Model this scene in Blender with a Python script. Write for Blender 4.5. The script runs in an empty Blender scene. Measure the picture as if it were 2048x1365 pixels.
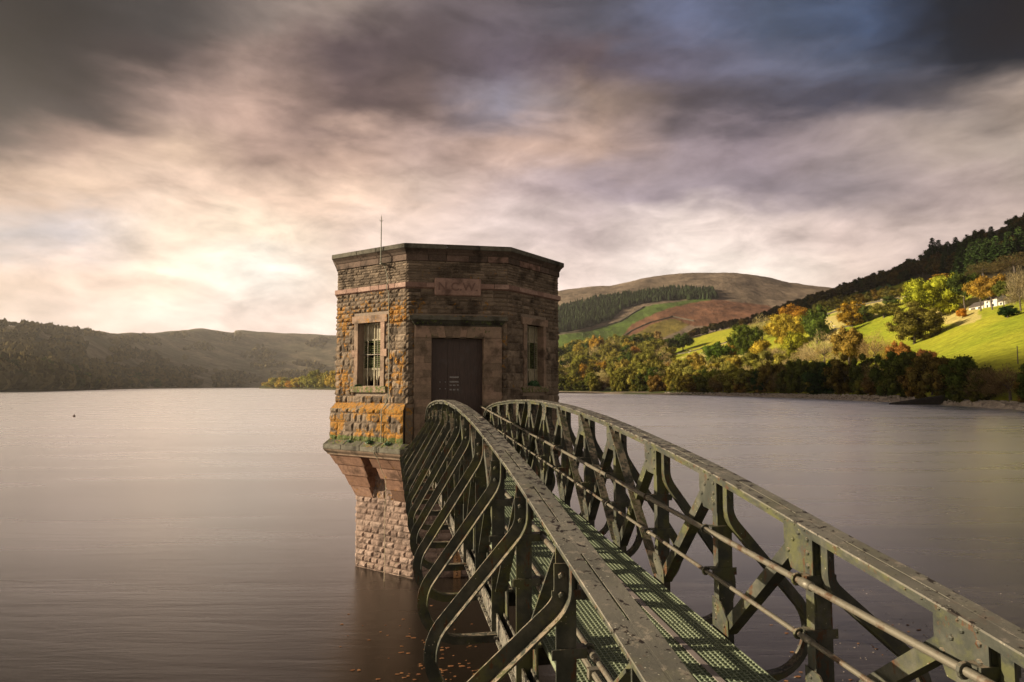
import bpy, bmesh, math, random
import numpy as np
from mathutils import Vector, Matrix, noise as mnoise
R_ = math.radians
random.seed(7); rng = np.random.default_rng(7)
C = bpy.context.scene.collection
SC = bpy.context.scene

# ---------------------------------------------------------------- camera, sky, sun, exposure
F_PX, PITCH, PSI, CZ = 1307.0, R_(3.96), R_(10.47), 4.05
cam = bpy.data.cameras.new('camera'); camo = bpy.data.objects.new('camera', cam); C.objects.link(camo)
camo.location = (0, 0, CZ); camo.rotation_euler = (R_(90) + PITCH, 0, 0)
cam.sensor_width = 36; cam.lens = 36 * F_PX / 2048; cam.clip_start = .05; cam.clip_end = 20000
SC.camera = camo

SUN_AZ, SUN_EL = R_(90), R_(19)          # azimuth measured to the left of the view direction
sun = bpy.data.lights.new('sun', 'SUN'); sun.energy = 5.0; sun.angle = R_(.3); sun.color = (1, .82, .58)
suno = bpy.data.objects.new('sun', sun); C.objects.link(suno)
to_sun = Vector((-math.sin(SUN_AZ) * math.cos(SUN_EL), math.cos(SUN_AZ) * math.cos(SUN_EL), math.sin(SUN_EL)))
suno.rotation_euler = to_sun.to_track_quat('Z', 'Y').to_euler(); suno.location = (-60, 0, 60)

SC.view_settings.view_transform = 'Standard'; SC.view_settings.look = 'None'
SC.view_settings.gamma = 1; SC.view_settings.exposure = .85

def lin(c):
    return tuple(((v / 255) / 12.92 if v / 255 <= .04045 else ((v / 255 + .055) / 1.055) ** 2.4) for v in c)

def ray(x, y):
    X = (x - 1024) / F_PX; U = (682.5 - y) / F_PX
    c, s = math.cos(PITCH), math.sin(PITCH)
    return np.array([X, c - U * s, s + U * c])

class NT:
    """small helper round a node tree"""
    def __init__(s, tree): s.t = tree; s.n = tree.nodes; s.l = tree.links
    def put(s, sock, v):
        if isinstance(v, bpy.types.NodeSocket): s.l.new(v, sock)
        elif isinstance(v, (tuple, list)) and len(v) == 3 and sock.type == 'RGBA': sock.default_value = (*v, 1)
        else: sock.default_value = v
    def math(s, op, a, b=0, c=0, clamp=False):
        n = s.n.new('ShaderNodeMath'); n.operation = op; n.use_clamp = clamp
        for i, v in enumerate((a, b, c)): s.put(n.inputs[i], v)
        return n.outputs[0]
    def vec(s, op, a, b=(0, 0, 0), scale=None):
        n = s.n.new('ShaderNodeVectorMath'); n.operation = op
        s.put(n.inputs[0], a); s.put(n.inputs[1], b)
        if scale is not None: s.put(n.inputs[3], scale)
        return n.outputs[1] if op in ('DOT_PRODUCT', 'LENGTH', 'DISTANCE') else n.outputs[0]
    def mix(s, f, a, b, mode='MIX'):
        n = s.n.new('ShaderNodeMix'); n.data_type = 'RGBA'; n.blend_type = mode
        s.put(n.inputs[0], f); s.put(n.inputs[6], a); s.put(n.inputs[7], b)
        return n.outputs[2]
    def noise(s, vec, scale=5, detail=4, rough=.55, dist=0, col=False):
        n = s.n.new('ShaderNodeTexNoise'); s.put(n.inputs['Vector'], vec)
        n.inputs['Scale'].default_value = scale; n.inputs['Detail'].default_value = detail
        n.inputs['Roughness'].default_value = rough; n.inputs['Distortion'].default_value = dist
        return n.outputs['Color' if col else 'Fac']
    def vor(s, vec, scale=5, feat='F1', out='Distance'):
        n = s.n.new('ShaderNodeTexVoronoi'); n.feature = feat; s.put(n.inputs['Vector'], vec)
        n.inputs['Scale'].default_value = scale
        return n.outputs[out]
    def rng(s, v, a, b, c=0, d=1, smooth=True):
        n = s.n.new('ShaderNodeMapRange'); n.interpolation_type = 'SMOOTHSTEP' if smooth else 'LINEAR'
        s.put(n.inputs[0], v)
        for i, k in enumerate((a, b, c, d)): n.inputs[i + 1].default_value = k
        return n.outputs[0]
    def map(s, vec, sc=(1, 1, 1), rot=(0, 0, 0), loc=(0, 0, 0)):
        n = s.n.new('ShaderNodeMapping'); s.put(n.inputs[0], vec)
        n.inputs['Scale'].default_value = sc; n.inputs['Rotation'].default_value = rot; n.inputs['Location'].default_value = loc
        return n.outputs[0]
    def ramp(s, f, stops, interp='LINEAR'):
        n = s.n.new('ShaderNodeValToRGB'); s.put(n.inputs[0], f); cr = n.color_ramp; cr.interpolation = interp
        while len(cr.elements) < len(stops): cr.elements.new(.5)
        for e, (p, c) in zip(cr.elements, stops): e.position = p; e.color = (*c, 1)
        return n.outputs[0]
    def bump(s, h, strength=.5, dist=.02):
        n = s.n.new('ShaderNodeBump'); s.put(n.inputs['Height'], h)
        n.inputs['Strength'].default_value = strength; n.inputs['Distance'].default_value = dist
        return n.outputs[0]
    def attr(s, name, out='Color'):
        n = s.n.new('ShaderNodeAttribute'); n.attribute_name = name; return n.outputs[out]
    def sep(s, c):
        n = s.n.new('ShaderNodeSeparateColor'); s.put(n.inputs[0], c); return n.outputs
    def sepv(s, c):
        n = s.n.new('ShaderNodeSeparateXYZ'); s.put(n.inputs[0], c); return n.outputs
    def comb(s, x, y, z):
        n = s.n.new('ShaderNodeCombineXYZ')
        for i, v in enumerate((x, y, z)): s.put(n.inputs[i], v)
        return n.outputs[0]

# ---- world: procedural clouds over a Nishita sky
W = bpy.data.worlds.new('World'); SC.world = W; W.use_nodes = True
w = NT(W.node_tree); w.n.clear()
out = w.n.new('ShaderNodeOutputWorld'); bg = w.n.new('ShaderNodeBackground'); w.l.new(bg.outputs[0], out.inputs[0])
tc = w.n.new('ShaderNodeTexCoord').outputs['Generated']
# wind-drawn warp of the direction: clouds smeared by the long exposure from lower left to upper right
stre = w.map(tc, sc=(1.1, 1.1, 3.0), rot=(0, R_(-30), 0))
wn = w.noise(stre, 3.2, 5, .55, .35, col=True)
wv = w.vec('SCALE', w.vec('SUBTRACT', wn, (.5, .5, .5)), scale=.11)
wn2 = w.noise(w.map(tc, sc=(1, 1, 2.4), rot=(0, R_(-32), 0), loc=(3, 1, 7)), 10, 4, .55, .2, col=True)
wv2 = w.vec('SCALE', w.vec('SUBTRACT', wn2, (.5, .5, .5)), scale=.05)
d = w.vec('NORMALIZE', w.vec('ADD', w.vec('ADD', tc, wv), wv2))
dx, dy, dz = w.sepv(d)
az = w.math('ARCTAN2', dx, dy)                  # 0 straight ahead, + to the right
el = w.math('DIVIDE', dz, w.math('MAXIMUM', dy, .42))
AZ_L, AZ_R = R_(-80), R_(80)
fac = w.rng(az, AZ_L, AZ_R, 0, 1, smooth=False)
cols_px = [-500, 0, 170, 340, 510, 680, 850, 1024, 1190, 1360, 1530, 1700, 1870, 2048, 2500]
G = (178, 166, 152)
rows = [
 (-900, [(104, 98, 96)]*15),
 (-300, [(60,58,60),(50,48,50),(60,58,58),(85,80,80),(110,102,100),(112,104,104),(110,104,108),(104,102,110),(96,100,116),(90,104,126),(72,84,104),(50,60,76),(34,44,58),(30,34,42),(60,60,64)]),
 (20, [(46,46,48),(36,36,38),(52,50,50),(78,74,72),(140,128,120),(158,143,133),(125,114,114),(112,104,108),(100,98,106),(118,124,146),(90,100,118),(84,98,122),(26,34,44),(16,22,30),(24,30,38)]),
 (110,[(60,56,56),(46,44,44),(54,50,50),(88,78,76),(172,150,138),(104,90,90),(102,90,90),(118,108,116),(112,98,100),(115,110,122),(116,118,134),(100,106,122),(34,42,54),(22,30,40),(50,50,54)]),
 (200,[(90,80,76),(68,64,64),(82,74,72),(172,150,138),(202,174,158),(112,96,93),(120,104,99),(150,144,152),(160,140,126),(104,95,97),(94,90,98),(86,86,98),(104,98,99),(186,168,152),(160,145,135)]),
 (290,[(140,124,114),(112,100,94),(180,155,140),(216,190,168),(176,152,138),(206,178,160),(196,172,160),(212,184,168),(196,170,154),(162,148,150),(162,148,152),(170,155,150),(184,168,156),(176,162,150),(160,146,138)]),
 (380,[(190,170,152),(208,182,162),(222,196,174),(228,202,182),(240,212,190),(240,212,190),(226,202,186),(206,186,180),(178,163,165),(168,155,158),(158,146,150),(162,150,150),(185,168,162),(190,172,163),(180,164,154)]),
 (470,[(205,188,176),(200,192,190),(206,198,198),(246,226,205),(255,236,212),(238,216,200),(230,210,198),(222,205,198),(204,187,182),(240,224,214),(240,222,212),(226,206,196),(215,196,186),(212,192,180),(200,182,170)]),
 (560,[(214,194,178),(228,205,188),(240,215,198),(253,232,212),(255,248,236),(246,226,208),(236,216,204),(228,210,200),(240,222,212),(255,242,230),(255,242,228),(238,218,204),(222,202,190),(210,190,178),(200,182,170)]),
 (700,[(205,190,180),(214,200,192),(226,208,198),(234,214,204),(242,222,210),(242,222,210),(236,216,206),(232,212,202),(236,216,204),(238,218,206),(236,216,204),(228,208,196),(214,194,182),(200,180,170),(190,172,160)]),
]
def azpx(x, y=400):
    r = ray(x, y); return math.atan2(r[0], r[1])
def elpx(y): r = ray(1024, y); return r[2] / r[1]
prev = None
for y, cs in rows:
    g_ = lin((110, 104, 100) if y < -500 else G); st = [(0, g_)]
    for x, c in zip(cols_px, cs):
        st.append(((azpx(x, max(y, 0)) - AZ_L) / (AZ_R - AZ_L), lin(c)))
    st.append((1, g_))
    st = [(min(max(p, 0), 1), c) for p, c in st]; st.sort(key=lambda q: q[0])
    colr = w.ramp(fac, st, 'LINEAR')
    if prev is None: cur = colr
    else:
        t = w.rng(el, elpx(prev), elpx(y), 0, 1); cur = w.mix(t, cur, colr)
    prev = y
# finer light and shade inside the clouds
n3 = w.noise(w.map(tc, sc=(1.3, 1.3, 3.4), rot=(0, R_(-32), 0), loc=(5, 2, 1)), 7, 6, .58, .4)
n4 = w.noise(w.map(tc, sc=(1.2, 1.2, 2.4), rot=(0, R_(-34), 0), loc=(1, 8, 3)), 15, 6, .6, .3)
gain = w.math('ADD', w.rng(n3, .28, .72, .74, 1.26, False), w.rng(n4, .3, .7, -.10, .10, False))
cur = w.vec('SCALE', cur, scale=gain)
# the air inside the haze box takes some of this light away again: more of it the lower one looks
path = w.math('DIVIDE', 385, w.math('MAXIMUM', dz, .11))
cur = w.vec('SCALE', cur, scale=w.math('MULTIPLY', w.math('EXPONENT', w.math('MULTIPLY', path, .00006)), .62))
cur = w.vec('MAXIMUM', w.vec('SUBTRACT', cur, (.006, .006, .006)), (.0015, .0015, .002))
cur = w.vec('SCALE', w.vec('POWER', cur, (1.18, 1.18, 1.16)), scale=1.07)
sky = w.n.new('ShaderNodeTexSky'); sky.sky_type = 'NISHITA'; sky.sun_disc = False
sky.sun_elevation = SUN_EL; sky.sun_rotation = -SUN_AZ
bl = w.vec('SCALE', sky.outputs[0], scale=.05)
final = w.mix(.03, cur, bl)
w.l.new(final, bg.inputs[0]); bg.inputs[1].default_value = 1.0

# ---------------------------------------------------------------- mesh helpers
def tag(o, label=None, cat=None, group=None, kind=None):
    if label: o['label'] = label
    if cat: o['category'] = cat
    if group: o['group'] = group
    if kind: o['kind'] = kind
    return o
def empty(name, loc=(0, 0, 0), rz=0):
    o = bpy.data.objects.new(name, None); C.objects.link(o); o.location = loc; o.rotation_euler.z = rz
    o.empty_display_size = .3
    return o
class MB:
    def __init__(s): s.v = []; s.f = []; s.c = []; s.mi = []; s.col = None
    def add(s, vs, fs, col=None, m=0):
        b = len(s.v); s.v += [tuple(p) for p in vs]
        s.f += [tuple(i + b for i in f) for f in fs]; s.mi += [m] * len(fs)
        cc = col if col is not None else (.5, 0, 0)
        s.c += [cc] * len(vs) if not (isinstance(cc, list)) else cc
    def box(s, x0, x1, y0, y1, z0, z1, col=None, m=0):
        vs = [(x0,y0,z0),(x1,y0,z0),(x1,y1,z0),(x0,y1,z0),(x0,y0,z1),(x1,y0,z1),(x1,y1,z1),(x0,y1,z1)]
        s.add(vs, [(0,3,2,1),(4,5,6,7),(0,1,5,4),(1,2,6,5),(2,3,7,6),(3,0,4,7)], col, m)
    def hexa(s, lo, hi, col=None, m=0):
        """closed prism between two polygons of the same count"""
        n = len(lo); s.add(list(lo) + list(hi), [tuple(range(n))[::-1], tuple(range(n, 2 * n))] +
              [(i, (i + 1) % n, n + (i + 1) % n, n + i) for i in range(n)], col, m)
    def bar(s, p, q, w, h, up=(0, 0, 1), col=None):
        p, q = Vector(p), Vector(q); d = (q - p).normalized(); up = Vector(up)
        sd = d.cross(up).normalized(); u2 = sd.cross(d)
        a, b = sd * w / 2, u2 * h / 2
        s.hexa([p - a - b, p + a - b, p + a + b, p - a + b], [q - a - b, q + a - b, q + a + b, q - a + b], col)
    def tube(s, pts, rads, n=8, col=None, m=0):
        pts = [Vector(p) for p in pts]
        if not isinstance(rads, (list, tuple)): rads = [rads] * len(pts)
        vs = []; prevu = None
        for i, p in enumerate(pts):
            d = (pts[min(i + 1, len(pts) - 1)] - pts[max(i - 1, 0)]).normalized()
            u = prevu if prevu is not None else (Vector((0, 0, 1)) if abs(d.z) < .9 else Vector((1, 0, 0)))
            u = (u - d * u.dot(d)).normalized(); prevu = u; v = d.cross(u)
            for k in range(n):
                t = 2 * math.pi * k / n; vs.append(p + (u * math.cos(t) + v * math.sin(t)) * rads[i])
        fs = []
        for i in range(len(pts) - 1):
            for k in range(n): fs.append((i*n+k, i*n+(k+1) % n, (i+1)*n+(k+1) % n, (i+1)*n+k))
        fs.append(tuple(range(n))[::-1]); fs.append(tuple((len(pts)-1)*n + k for k in range(n)))
        s.add(vs, fs, col, m)
    def dome(s, c, nrm, r, h=None, col=None):
        h = h or r * .7; c, nrm = Vector(c), Vector(nrm).normalized()
        u = nrm.orthogonal().normalized(); v = nrm.cross(u); vs = []; n = 6
        for j, (rr, hh) in enumerate(((1, 0), (.75, .65))):
            for k in range(n):
                t = 2 * math.pi * k / n; vs.append(c + (u * math.cos(t) + v * math.sin(t)) * r * rr + nrm * h * hh)
        vs.append(c + nrm * h)
        s.add(vs, [(k, (k+1) % n, n+(k+1) % n, n+k) for k in range(n)] + [(n+k, n+(k+1) % n, 2*n) for k in range(n)], col)
    def build(s, name, mat, parent=None, org=(0, 0, 0), smooth=False, attr=False):
        me = bpy.data.meshes.new(name)
        v = np.array(s.v, float) - np.array(org, float)
        me.from_pydata(v.tolist(), [], s.f); me.update()
        mats = mat if isinstance(mat, (list, tuple)) else [mat]
        for m in mats: me.materials.append(m)
        if len(mats) > 1: me.polygons.foreach_set('material_index', s.mi)
        if attr:
            a = me.color_attributes.new('att', 'FLOAT_COLOR', 'POINT')
            cc = np.ones((len(s.v), 4)); cc[:, :3] = np.array(s.c); a.data.foreach_set('color', cc.ravel())
        if smooth: me.polygons.foreach_set('use_smooth', [True] * len(me.polygons))
        o = bpy.data.objects.new(name, me); C.objects.link(o)
        if parent: o.parent = parent
        return o
def bevel(o, wd=.006, seg=2):
    m = o.modifiers.new('bevel', 'BEVEL'); m.width = wd; m.segments = seg; m.limit_method = 'ANGLE'; m.angle_limit = R_(40)
    return o

# ---------------------------------------------------------------- materials
def material(name, fn):
    m = bpy.data.materials.new(name); m.use_nodes = True; n = NT(m.node_tree); n.n.clear()
    o = n.n.new('ShaderNodeOutputMaterial'); b = n.n.new('ShaderNodeBsdfPrincipled'); n.l.new(b.outputs[0], o.inputs[0])
    n.b = b; n.o = o
    n.obj = n.n.new('ShaderNodeTexCoord').outputs['Object']
    n.pos = n.n.new('ShaderNodeNewGeometry').outputs['Position']
    fn(n); return m
def setb(n, base=None, rough=.8, norm=None, metal=0, spec=None):
    if base is not None: n.put(n.b.inputs['Base Color'], base)
    n.put(n.b.inputs['Roughness'], rough); n.put(n.b.inputs['Metallic'], metal)
    if norm is not None: n.l.new(norm, n.b.inputs['Normal'])
    if spec is not None: n.put(n.b.inputs['Specular IOR Level'], spec)

def f_stone(dark, mid, light, bumpy=.6):
    def fn(n):
        s = n.sep(n.attr('att')); tint, lich, moss = s[0], s[1], s[2]
        base = n.ramp(tint, [(0, dark), (.5, mid), (1, light)])
        n1 = n.noise(n.obj, 9, 6, .65); n2 = n.noise(n.obj, 46, 5, .7); n3 = n.noise(n.obj, 2.6, 4, .6)
        base = n.mix(n.rng(n1, .3, .72, 0, .55), base, tuple(c * .42 for c in mid))
        base = n.mix(n.rng(n2, .5, .8, 0, .45), base, tuple(min(1, c * 1.7) for c in light))
        # soot and damp
        base = n.mix(n.rng(n3, .48, .68, 0, .75), base, tuple(c * .35 for c in dark))
        # orange crust lichen, grey-green lichen
        ln = n.noise(n.obj, 6.5, 8, .72, .6)
        th = n.math('SUBTRACT', ln, n.math('SUBTRACT', .74, n.math('MULTIPLY', lich, .40)))
        lm = n.rng(th, 0, .06)
        lc = n.ramp(n.noise(n.obj, 22, 4, .6), [(.28, (.12, .09, .03)), (.45, (.30, .16, .03)), (.60, (.46, .19, .02)), (.8, (.50, .34, .10))])
        base = n.mix(n.math('MULTIPLY', lm, .82), base, lc)
        gn = n.noise(n.obj, 13, 6, .7)
        gm = n.rng(n.math('SUBTRACT', gn, n.math('SUBTRACT', .78, n.math('MULTIPLY', moss, .5))), 0, .05)
        mc = n.ramp(n2, [(.3, (.03, .045, .012)), (.5, (.09, .12, .03)), (.75, (.30, .29, .2))])
        base = n.mix(gm, base, mc)
        h = n.math('ADD', n.math('MULTIPLY', n1, .6), n.math('MULTIPLY', n2, .4))
        setb(n, base, .92, n.bump(h, bumpy, .03), spec=.2)
    return fn
M = {}
M['rock'] = material('rock_faced_stone', f_stone((.11, .084, .062), (.22, .17, .125), (.36, .28, .205)))
M['pier'] = material('pier_stone', f_stone((.20, .14, .115), (.34, .245, .20), (.45, .35, .30), .7))
M['dress'] = material('dressed_sandstone', f_stone((.19, .145, .105), (.33, .24, .175), (.44, .29, .22), .3))
M['string'] = material('red_sandstone', f_stone((.15, .09, .062), (.27, .155, .105), (.38, .235, .17), .35))
M['pink'] = material('pale_red_sandstone', f_stone((.29, .18, .145), (.40, .26, .21), (.48, .33, .27), .25))
M['cap'] = material('coping_stone', f_stone((.06, .056, .045), (.12, .11, .09), (.2, .19, .15), .9))
M['mortar'] = material('mortar', lambda n: setb(n, n.mix(n.noise(n.obj, 14, 4), (.16, .12, .09), (.34, .27, .21)), .95, n.bump(n.noise(n.obj, 60, 3), .5, .01)))
M['roofing'] = material('roof_felt', lambda n: setb(n, (.05, .05, .05), .9))

def f_door(n):
    x, y, z = n.sepv(n.obj)
    g = n.noise(n.map(n.obj, sc=(30, 30, 1.6)), 3, 5, .6)
    c = n.ramp(g, [(.3, (.03, .018, .015)), (.6, (.075, .044, .036)), (.85, (.12, .08, .066))])
    c = n.mix(n.rng(n.noise(n.obj, 3, 4), .55, .75, 0, .5), c, (.085, .075, .07))
    setb(n, c, .5, n.bump(g, .25, .004))
M['door'] = material('dark_painted_boards', f_door)
def f_paintwood(n):
    g = n.noise(n.map(n.obj, sc=(12, 12, 1.5)), 5, 6, .7)
    c = n.ramp(g, [(.3, (.05, .05, .02)), (.5, (.34, .30, .20)), (.75, (.55, .50, .38))])
    setb(n, c, .8, n.bump(g, .4, .004))
M['oldpaint'] = material('peeling_cream_paint', f_paintwood)
M['slat'] = material('mossy_louvre_wood', lambda n: setb(n, n.ramp(n.noise(n.obj, 9, 5), [(.3, (.02, .02, .012)), (.55, (.10, .12, .035)), (.8, (.24, .24, .12))]), .85))
M['black'] = material('unlit_interior', lambda n: setb(n, (.006, .006, .006), .95))
M['label'] = material('worn_sign_vinyl', lambda n: setb(n, n.ramp(n.noise(n.map(n.obj, sc=(60, 1, 18)), 3, 4), [(.4, (.10, .09, .09)), (.62, (.48, .46, .45))]), .5))
M['bolt'] = material('bolt_steel', lambda n: setb(n, (.35, .34, .33), .45, metal=.6))

def f_iron(top=False):
    def fn(n):
        p = n.obj; n1 = n.noise(p, 7, 6, .65); n2 = n.noise(p, 60, 4, .6); x, y, z = n.sepv(p)
        c = n.ramp(n1, [(.25, (.018, .023, .019)), (.5, (.052, .055, .043)), (.75, (.125, .120, .092))])
        c = n.mix(n.rng(n.noise(p, 4, 5, .7), .48, .62, 0, .9), c, (.088, .092, .036))      # algae
        c = n.mix(n.rng(n.noise(n.map(p, sc=(1, 1, .35)), 15, 6, .75), .57, .63, 0, .9), c, (.085, .034, .012))   # rust
        if top:
            c = n.mix(n.rng(n.noise(p, 3, 4), .3, .7, .5, .9), c, (.19, .178, .15))
            th = n.math('SUBTRACT', .60, n.math('MULTIPLY', n.rng(y, 1.5, 6, 0, 1), .105)); blot = n.math('MULTIPLY', n.math('SUBTRACT', n.noise(p, 22, 5, .66, .3), th), 40, clamp=True); dens = n.rng(y, .5, 3, .8, 1)
            c = n.mix(n.math('MULTIPLY', blot, dens), c, (.016, .010, .007))
            c = n.mix(n.math('MULTIPLY', n.rng(n.noise(n.vec('ADD', p, (3, 5, 1)), 16, 6, .75), .57, .61), n.rng(y, 3, 7, .35, 1)), c, (.42, .36, .29))
            sp = n.rng(n.vor(p, 48), .16, .11); pick = n.rng(n.vor(p, 48, out='Color'), .35, .3)
            sp2 = n.math('MULTIPLY', sp, n.rng(n.noise(p, 9, 3), .46, .58))
            c = n.mix(sp2, c, (.46, .44, .36))
        else:
            sp = n.math('MULTIPLY', n.rng(n.vor(p, 42), .15, .1), n.rng(n.noise(p, 8, 3), .54, .64))
            c = n.mix(sp, c, (.40, .36, .26))
            up = n.sepv(n.n.new('ShaderNodeNewGeometry').outputs['Normal'])[2]
            crust = n.math('MULTIPLY', n.rng(up, .25, .7), n.rng(n.noise(p, 26, 6, .7), .44, .56))
            c = n.mix(crust, c, (.22, .18, .13))
        setb(n, c, .62, n.bump(n.math('ADD', n1, n.math('MULTIPLY', n2, .4)), .45, .006), spec=.35)
    return fn
M['iron'] = material('olive_painted_iron', f_iron())
M['irontop'] = material('lichen_spotted_iron', f_iron(True))
M['pipe'] = material('galvanised_pipe', lambda n: setb(n, n.mix(n.rng(n.noise(n.obj, 12, 6, .7), .5, .66), (.17, .155, .12), (.10, .055, .03)), .5, n.bump(n.noise(n.obj, 50, 4), .4, .003), metal=.25))
M['grate'] = material('green_glassfibre_grating', lambda n: setb(n, n.mix(n.noise(n.obj, 1.3, 4), (.16, .21, .14), (.29, .32, .21)), .6, n.bump(n.noise(n.obj, 40, 3), .3, .003)))
M['alu'] = material('weathered_aluminium', lambda n: setb(n, n.mix(n.noise(n.obj, 7, 4), (.22, .18, .17), (.38, .33, .31)), .5, metal=.3))
M['gauge'] = material('gauge_board_enamel', lambda n: setb(n, n.mix(n.rng(n.noise(n.obj, 10, 5), .4, .65), (.36, .17, .06), (.52, .30, .15)), .6))
M['ink'] = material('gauge_digits', lambda n: setb(n, (.05, .02, .012), .6))
M['rope'] = material('pale_cord', lambda n: setb(n, (.42, .35, .24), .9))
M['cable'] = material('lightning_tape', lambda n: setb(n, n.mix(n.noise(n.obj, 3, 4), (.10, .14, .11), (.34, .30, .22)), .7))

# ---------------------------------------------------------------- water
def f_water(n):
    p = n.pos
    a = n.noise(n.map(p, sc=(.35, 2.2, 1), rot=(0, 0, R_(6))), 1.1, 5, .62, .4)
    b = n.noise(n.map(p, sc=(.06, .30, 1), rot=(0, 0, R_(-8))), 1.0, 5, .6, .6)
    c2 = n.noise(n.map(p, sc=(1.6, 9, 1), rot=(0, 0, R_(4))), 1.4, 4, .6)
    h = n.math('ADD', n.math('ADD', n.math('MULTIPLY', a, .5), n.math('MULTIPLY', b, 1.6)), n.math('MULTIPLY', c2, .13))
    r = n.rng(b, .35, .68, .26, .33)
    bp = n.bump(h, .16, .10); setb(n, (.016, .012, .008), .25, bp); n.b.inputs['IOR'].default_value = 1.33
    # ripples seen at a grazing angle mirror almost all of the sky, seen from above almost none
    lw = n.n.new('ShaderNodeLayerWeight').outputs['Facing']
    g = n.n.new('ShaderNodeBsdfGlossy'); g.inputs['Color'].default_value = (1, .985, .97, 1); n.l.new(r, g.inputs['Roughness']); n.l.new(bp, g.inputs['Normal'])
    mx = n.n.new('ShaderNodeMixShader'); n.l.new(n.math('MULTIPLY', n.math('POWER', lw, 7.0), 1.42, clamp=True), mx.inputs[0])
    n.l.new(n.b.outputs[0], mx.inputs[1]); n.l.new(g.outputs[0], mx.inputs[2]); n.l.new(mx.outputs[0], n.o.inputs[0])
M['water'] = material('lake_water', f_water)
wm = MB(); NX = [-2600, -600, -150, 0, 150, 600, 2700]; NY = [-280, -60, 30, 200, 900, 4300]
vs = [(x, y, 0) for y in NY for x in NX]; nx = len(NX)
wm.add(vs, [(j*nx+i, j*nx+i+1, (j+1)*nx+i+1, (j+1)*nx+i) for j in range(len(NY)-1) for i in range(nx-1)])
tag(wm.build('water', M['water']), kind='structure')

# ---------------------------------------------------------------- terrain
def px_r_z0(x, y):
    r = ray(x, y); t = -CZ / r[2]; return math.hypot(r[0], r[1]) * t
def tan_px(x, y): r = ray(x, y); return r[2] / math.hypot(r[0], r[1])
def cr(P, t):
    """Catmull-Rom through rows of P at parameter t"""
    n = len(P); i = min(int(t), n - 2); f = t - i
    p0, p1, p2, p3 = P[max(i-1, 0)], P[i], P[i+1], P[min(i+2, n-1)]
    m1, m2 = (p2 - p0) * .5, (p3 - p1) * .5
    f2, f3 = f*f, f*f*f
    return (2*f3-3*f2+1)*p1 + (f3-2*f2+f)*m1 + (-2*f3+3*f2)*p2 + (f3-f2)*m2
class Hill:
    """terrain lofted through radial profiles; every profile point is (distance, pixel row) or (distance, ('z', height))"""
    def __init__(s, name, cols, na, nt, amp, seed):
        P = []
        for x, pts in cols:
            row = []
            for r, y in pts:
                z = y[1] if isinstance(y, tuple) else CZ + tan_px(x, y) * r
                row.append((azpx(x, 700), r, z))
            P.append(row)
        P = np.array(P); s.na, s.nt = na, nt
        K = P.shape[1]
        ca = np.linspace(0, len(P) - 1, na); ta = np.linspace(0, K - 1, nt)
        A = np.array([cr(P, c) for c in ca])                     # na,K,3
        A = np.swapaxes(A, 0, 1); G_ = np.array([cr(A, t) for t in ta]); s.G = np.swapaxes(G_, 0, 1)   # na,nt,3
        s.az = s.G[:, 0, 0]; s.R = s.G[:, :, 1].copy(); s.Z = s.G[:, :, 2].copy()
        for i in range(na):
            for j in range(nt):
                r = s.R[i, j]; x, y = r*math.sin(s.az[i]), r*math.cos(s.az[i])
                a = amp * min(1, max(0, (s.Z[i, j] - 1) / 25))
                s.Z[i, j] += a * (mnoise.fractal(Vector((x/170, y/170, seed)), 1, 2.1, 5))
        s.X = s.R * np.sin(s.az)[:, None]; s.Y = s.R * np.cos(s.az)[:, None]
        s.name = name
    def prof(s, a):
        i = np.interp(a, s.az, np.arange(s.na)); i0 = min(int(i), s.na - 2); f = i - i0
        return s.R[i0]*(1-f)+s.R[i0+1]*f, s.Z[i0]*(1-f)+s.Z[i0+1]*f
    def at(s, x, y):
        """ground point of the pixel"""
        a = azpx(x, y); t = tan_px(x, y); R, Z = s.prof(a); T = (Z - CZ) / R
        for j in range(len(R) - 1):
            if T[j] <= t < T[j+1]:
                f = (t - T[j]) / (T[j+1] - T[j]); r = R[j]*(1-f)+R[j+1]*f; z = Z[j]*(1-f)+Z[j+1]*f
                return Vector((r*math.sin(a), r*math.cos(a), z))
        j = int(np.argmax(T)); return Vector((R[j]*math.sin(a), R[j]*math.cos(a), Z[j]))
    def zat(s, x, y):
        a = math.atan2(x, y); r = math.hypot(x, y); R, Z = s.prof(a); return float(np.interp(r, R, Z))
    def build(s, mat, colf):
        m = MB(); na, nt = s.na, s.nt
        m.v = [(float(s.X[i, j]), float(s.Y[i, j]), float(s.Z[i, j])) for i in range(na) for j in range(nt)]
        m.f = [(i*nt+j, (i+1)*nt+j, (i+1)*nt+j+1, i*nt+j+1) for i in range(na-1) for j in range(nt-1)]
        m.mi = [0] * len(m.f); m.c = []
        for i in range(na):
            for j in range(nt):
                X, Y, Z = s.X[i, j], s.Y[i, j], s.Z[i, j]
                m.c.append(colf(X, Y, Z, s.R[i, j]))
        return tag(m.build(s.name, mat, attr=True, smooth=True), kind='structure')
def to_px(X, Y, Z):
    Z = Z - CZ; c, s_ = math.cos(PITCH), math.sin(PITCH)
    d = Y*c + Z*s_; u = -Y*s_ + Z*c
    if d < 1: d = 1
    return 1024 + F_PX*X/d, 682.5 - F_PX*u/d
def inpoly(x, y, P):
    ins = False; n = len(P)
    for i in range(n):
        (x0, y0), (x1, y1) = P[i], P[(i+1) % n]
        if (y0 > y) != (y1 > y) and x < (x1-x0)*(y-y0)/(y1-y0)+x0: ins = not ins
    return ins
def shore(x, y, ybank, zb, rest):
    r = px_r_z0(x, y); rb = (CZ - zb) / -tan_px(x, ybank)
    return [(r * .93, ('z', -2.0)), (r, ('z', 0.)), (rb, ('z', zb))] + rest
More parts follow.
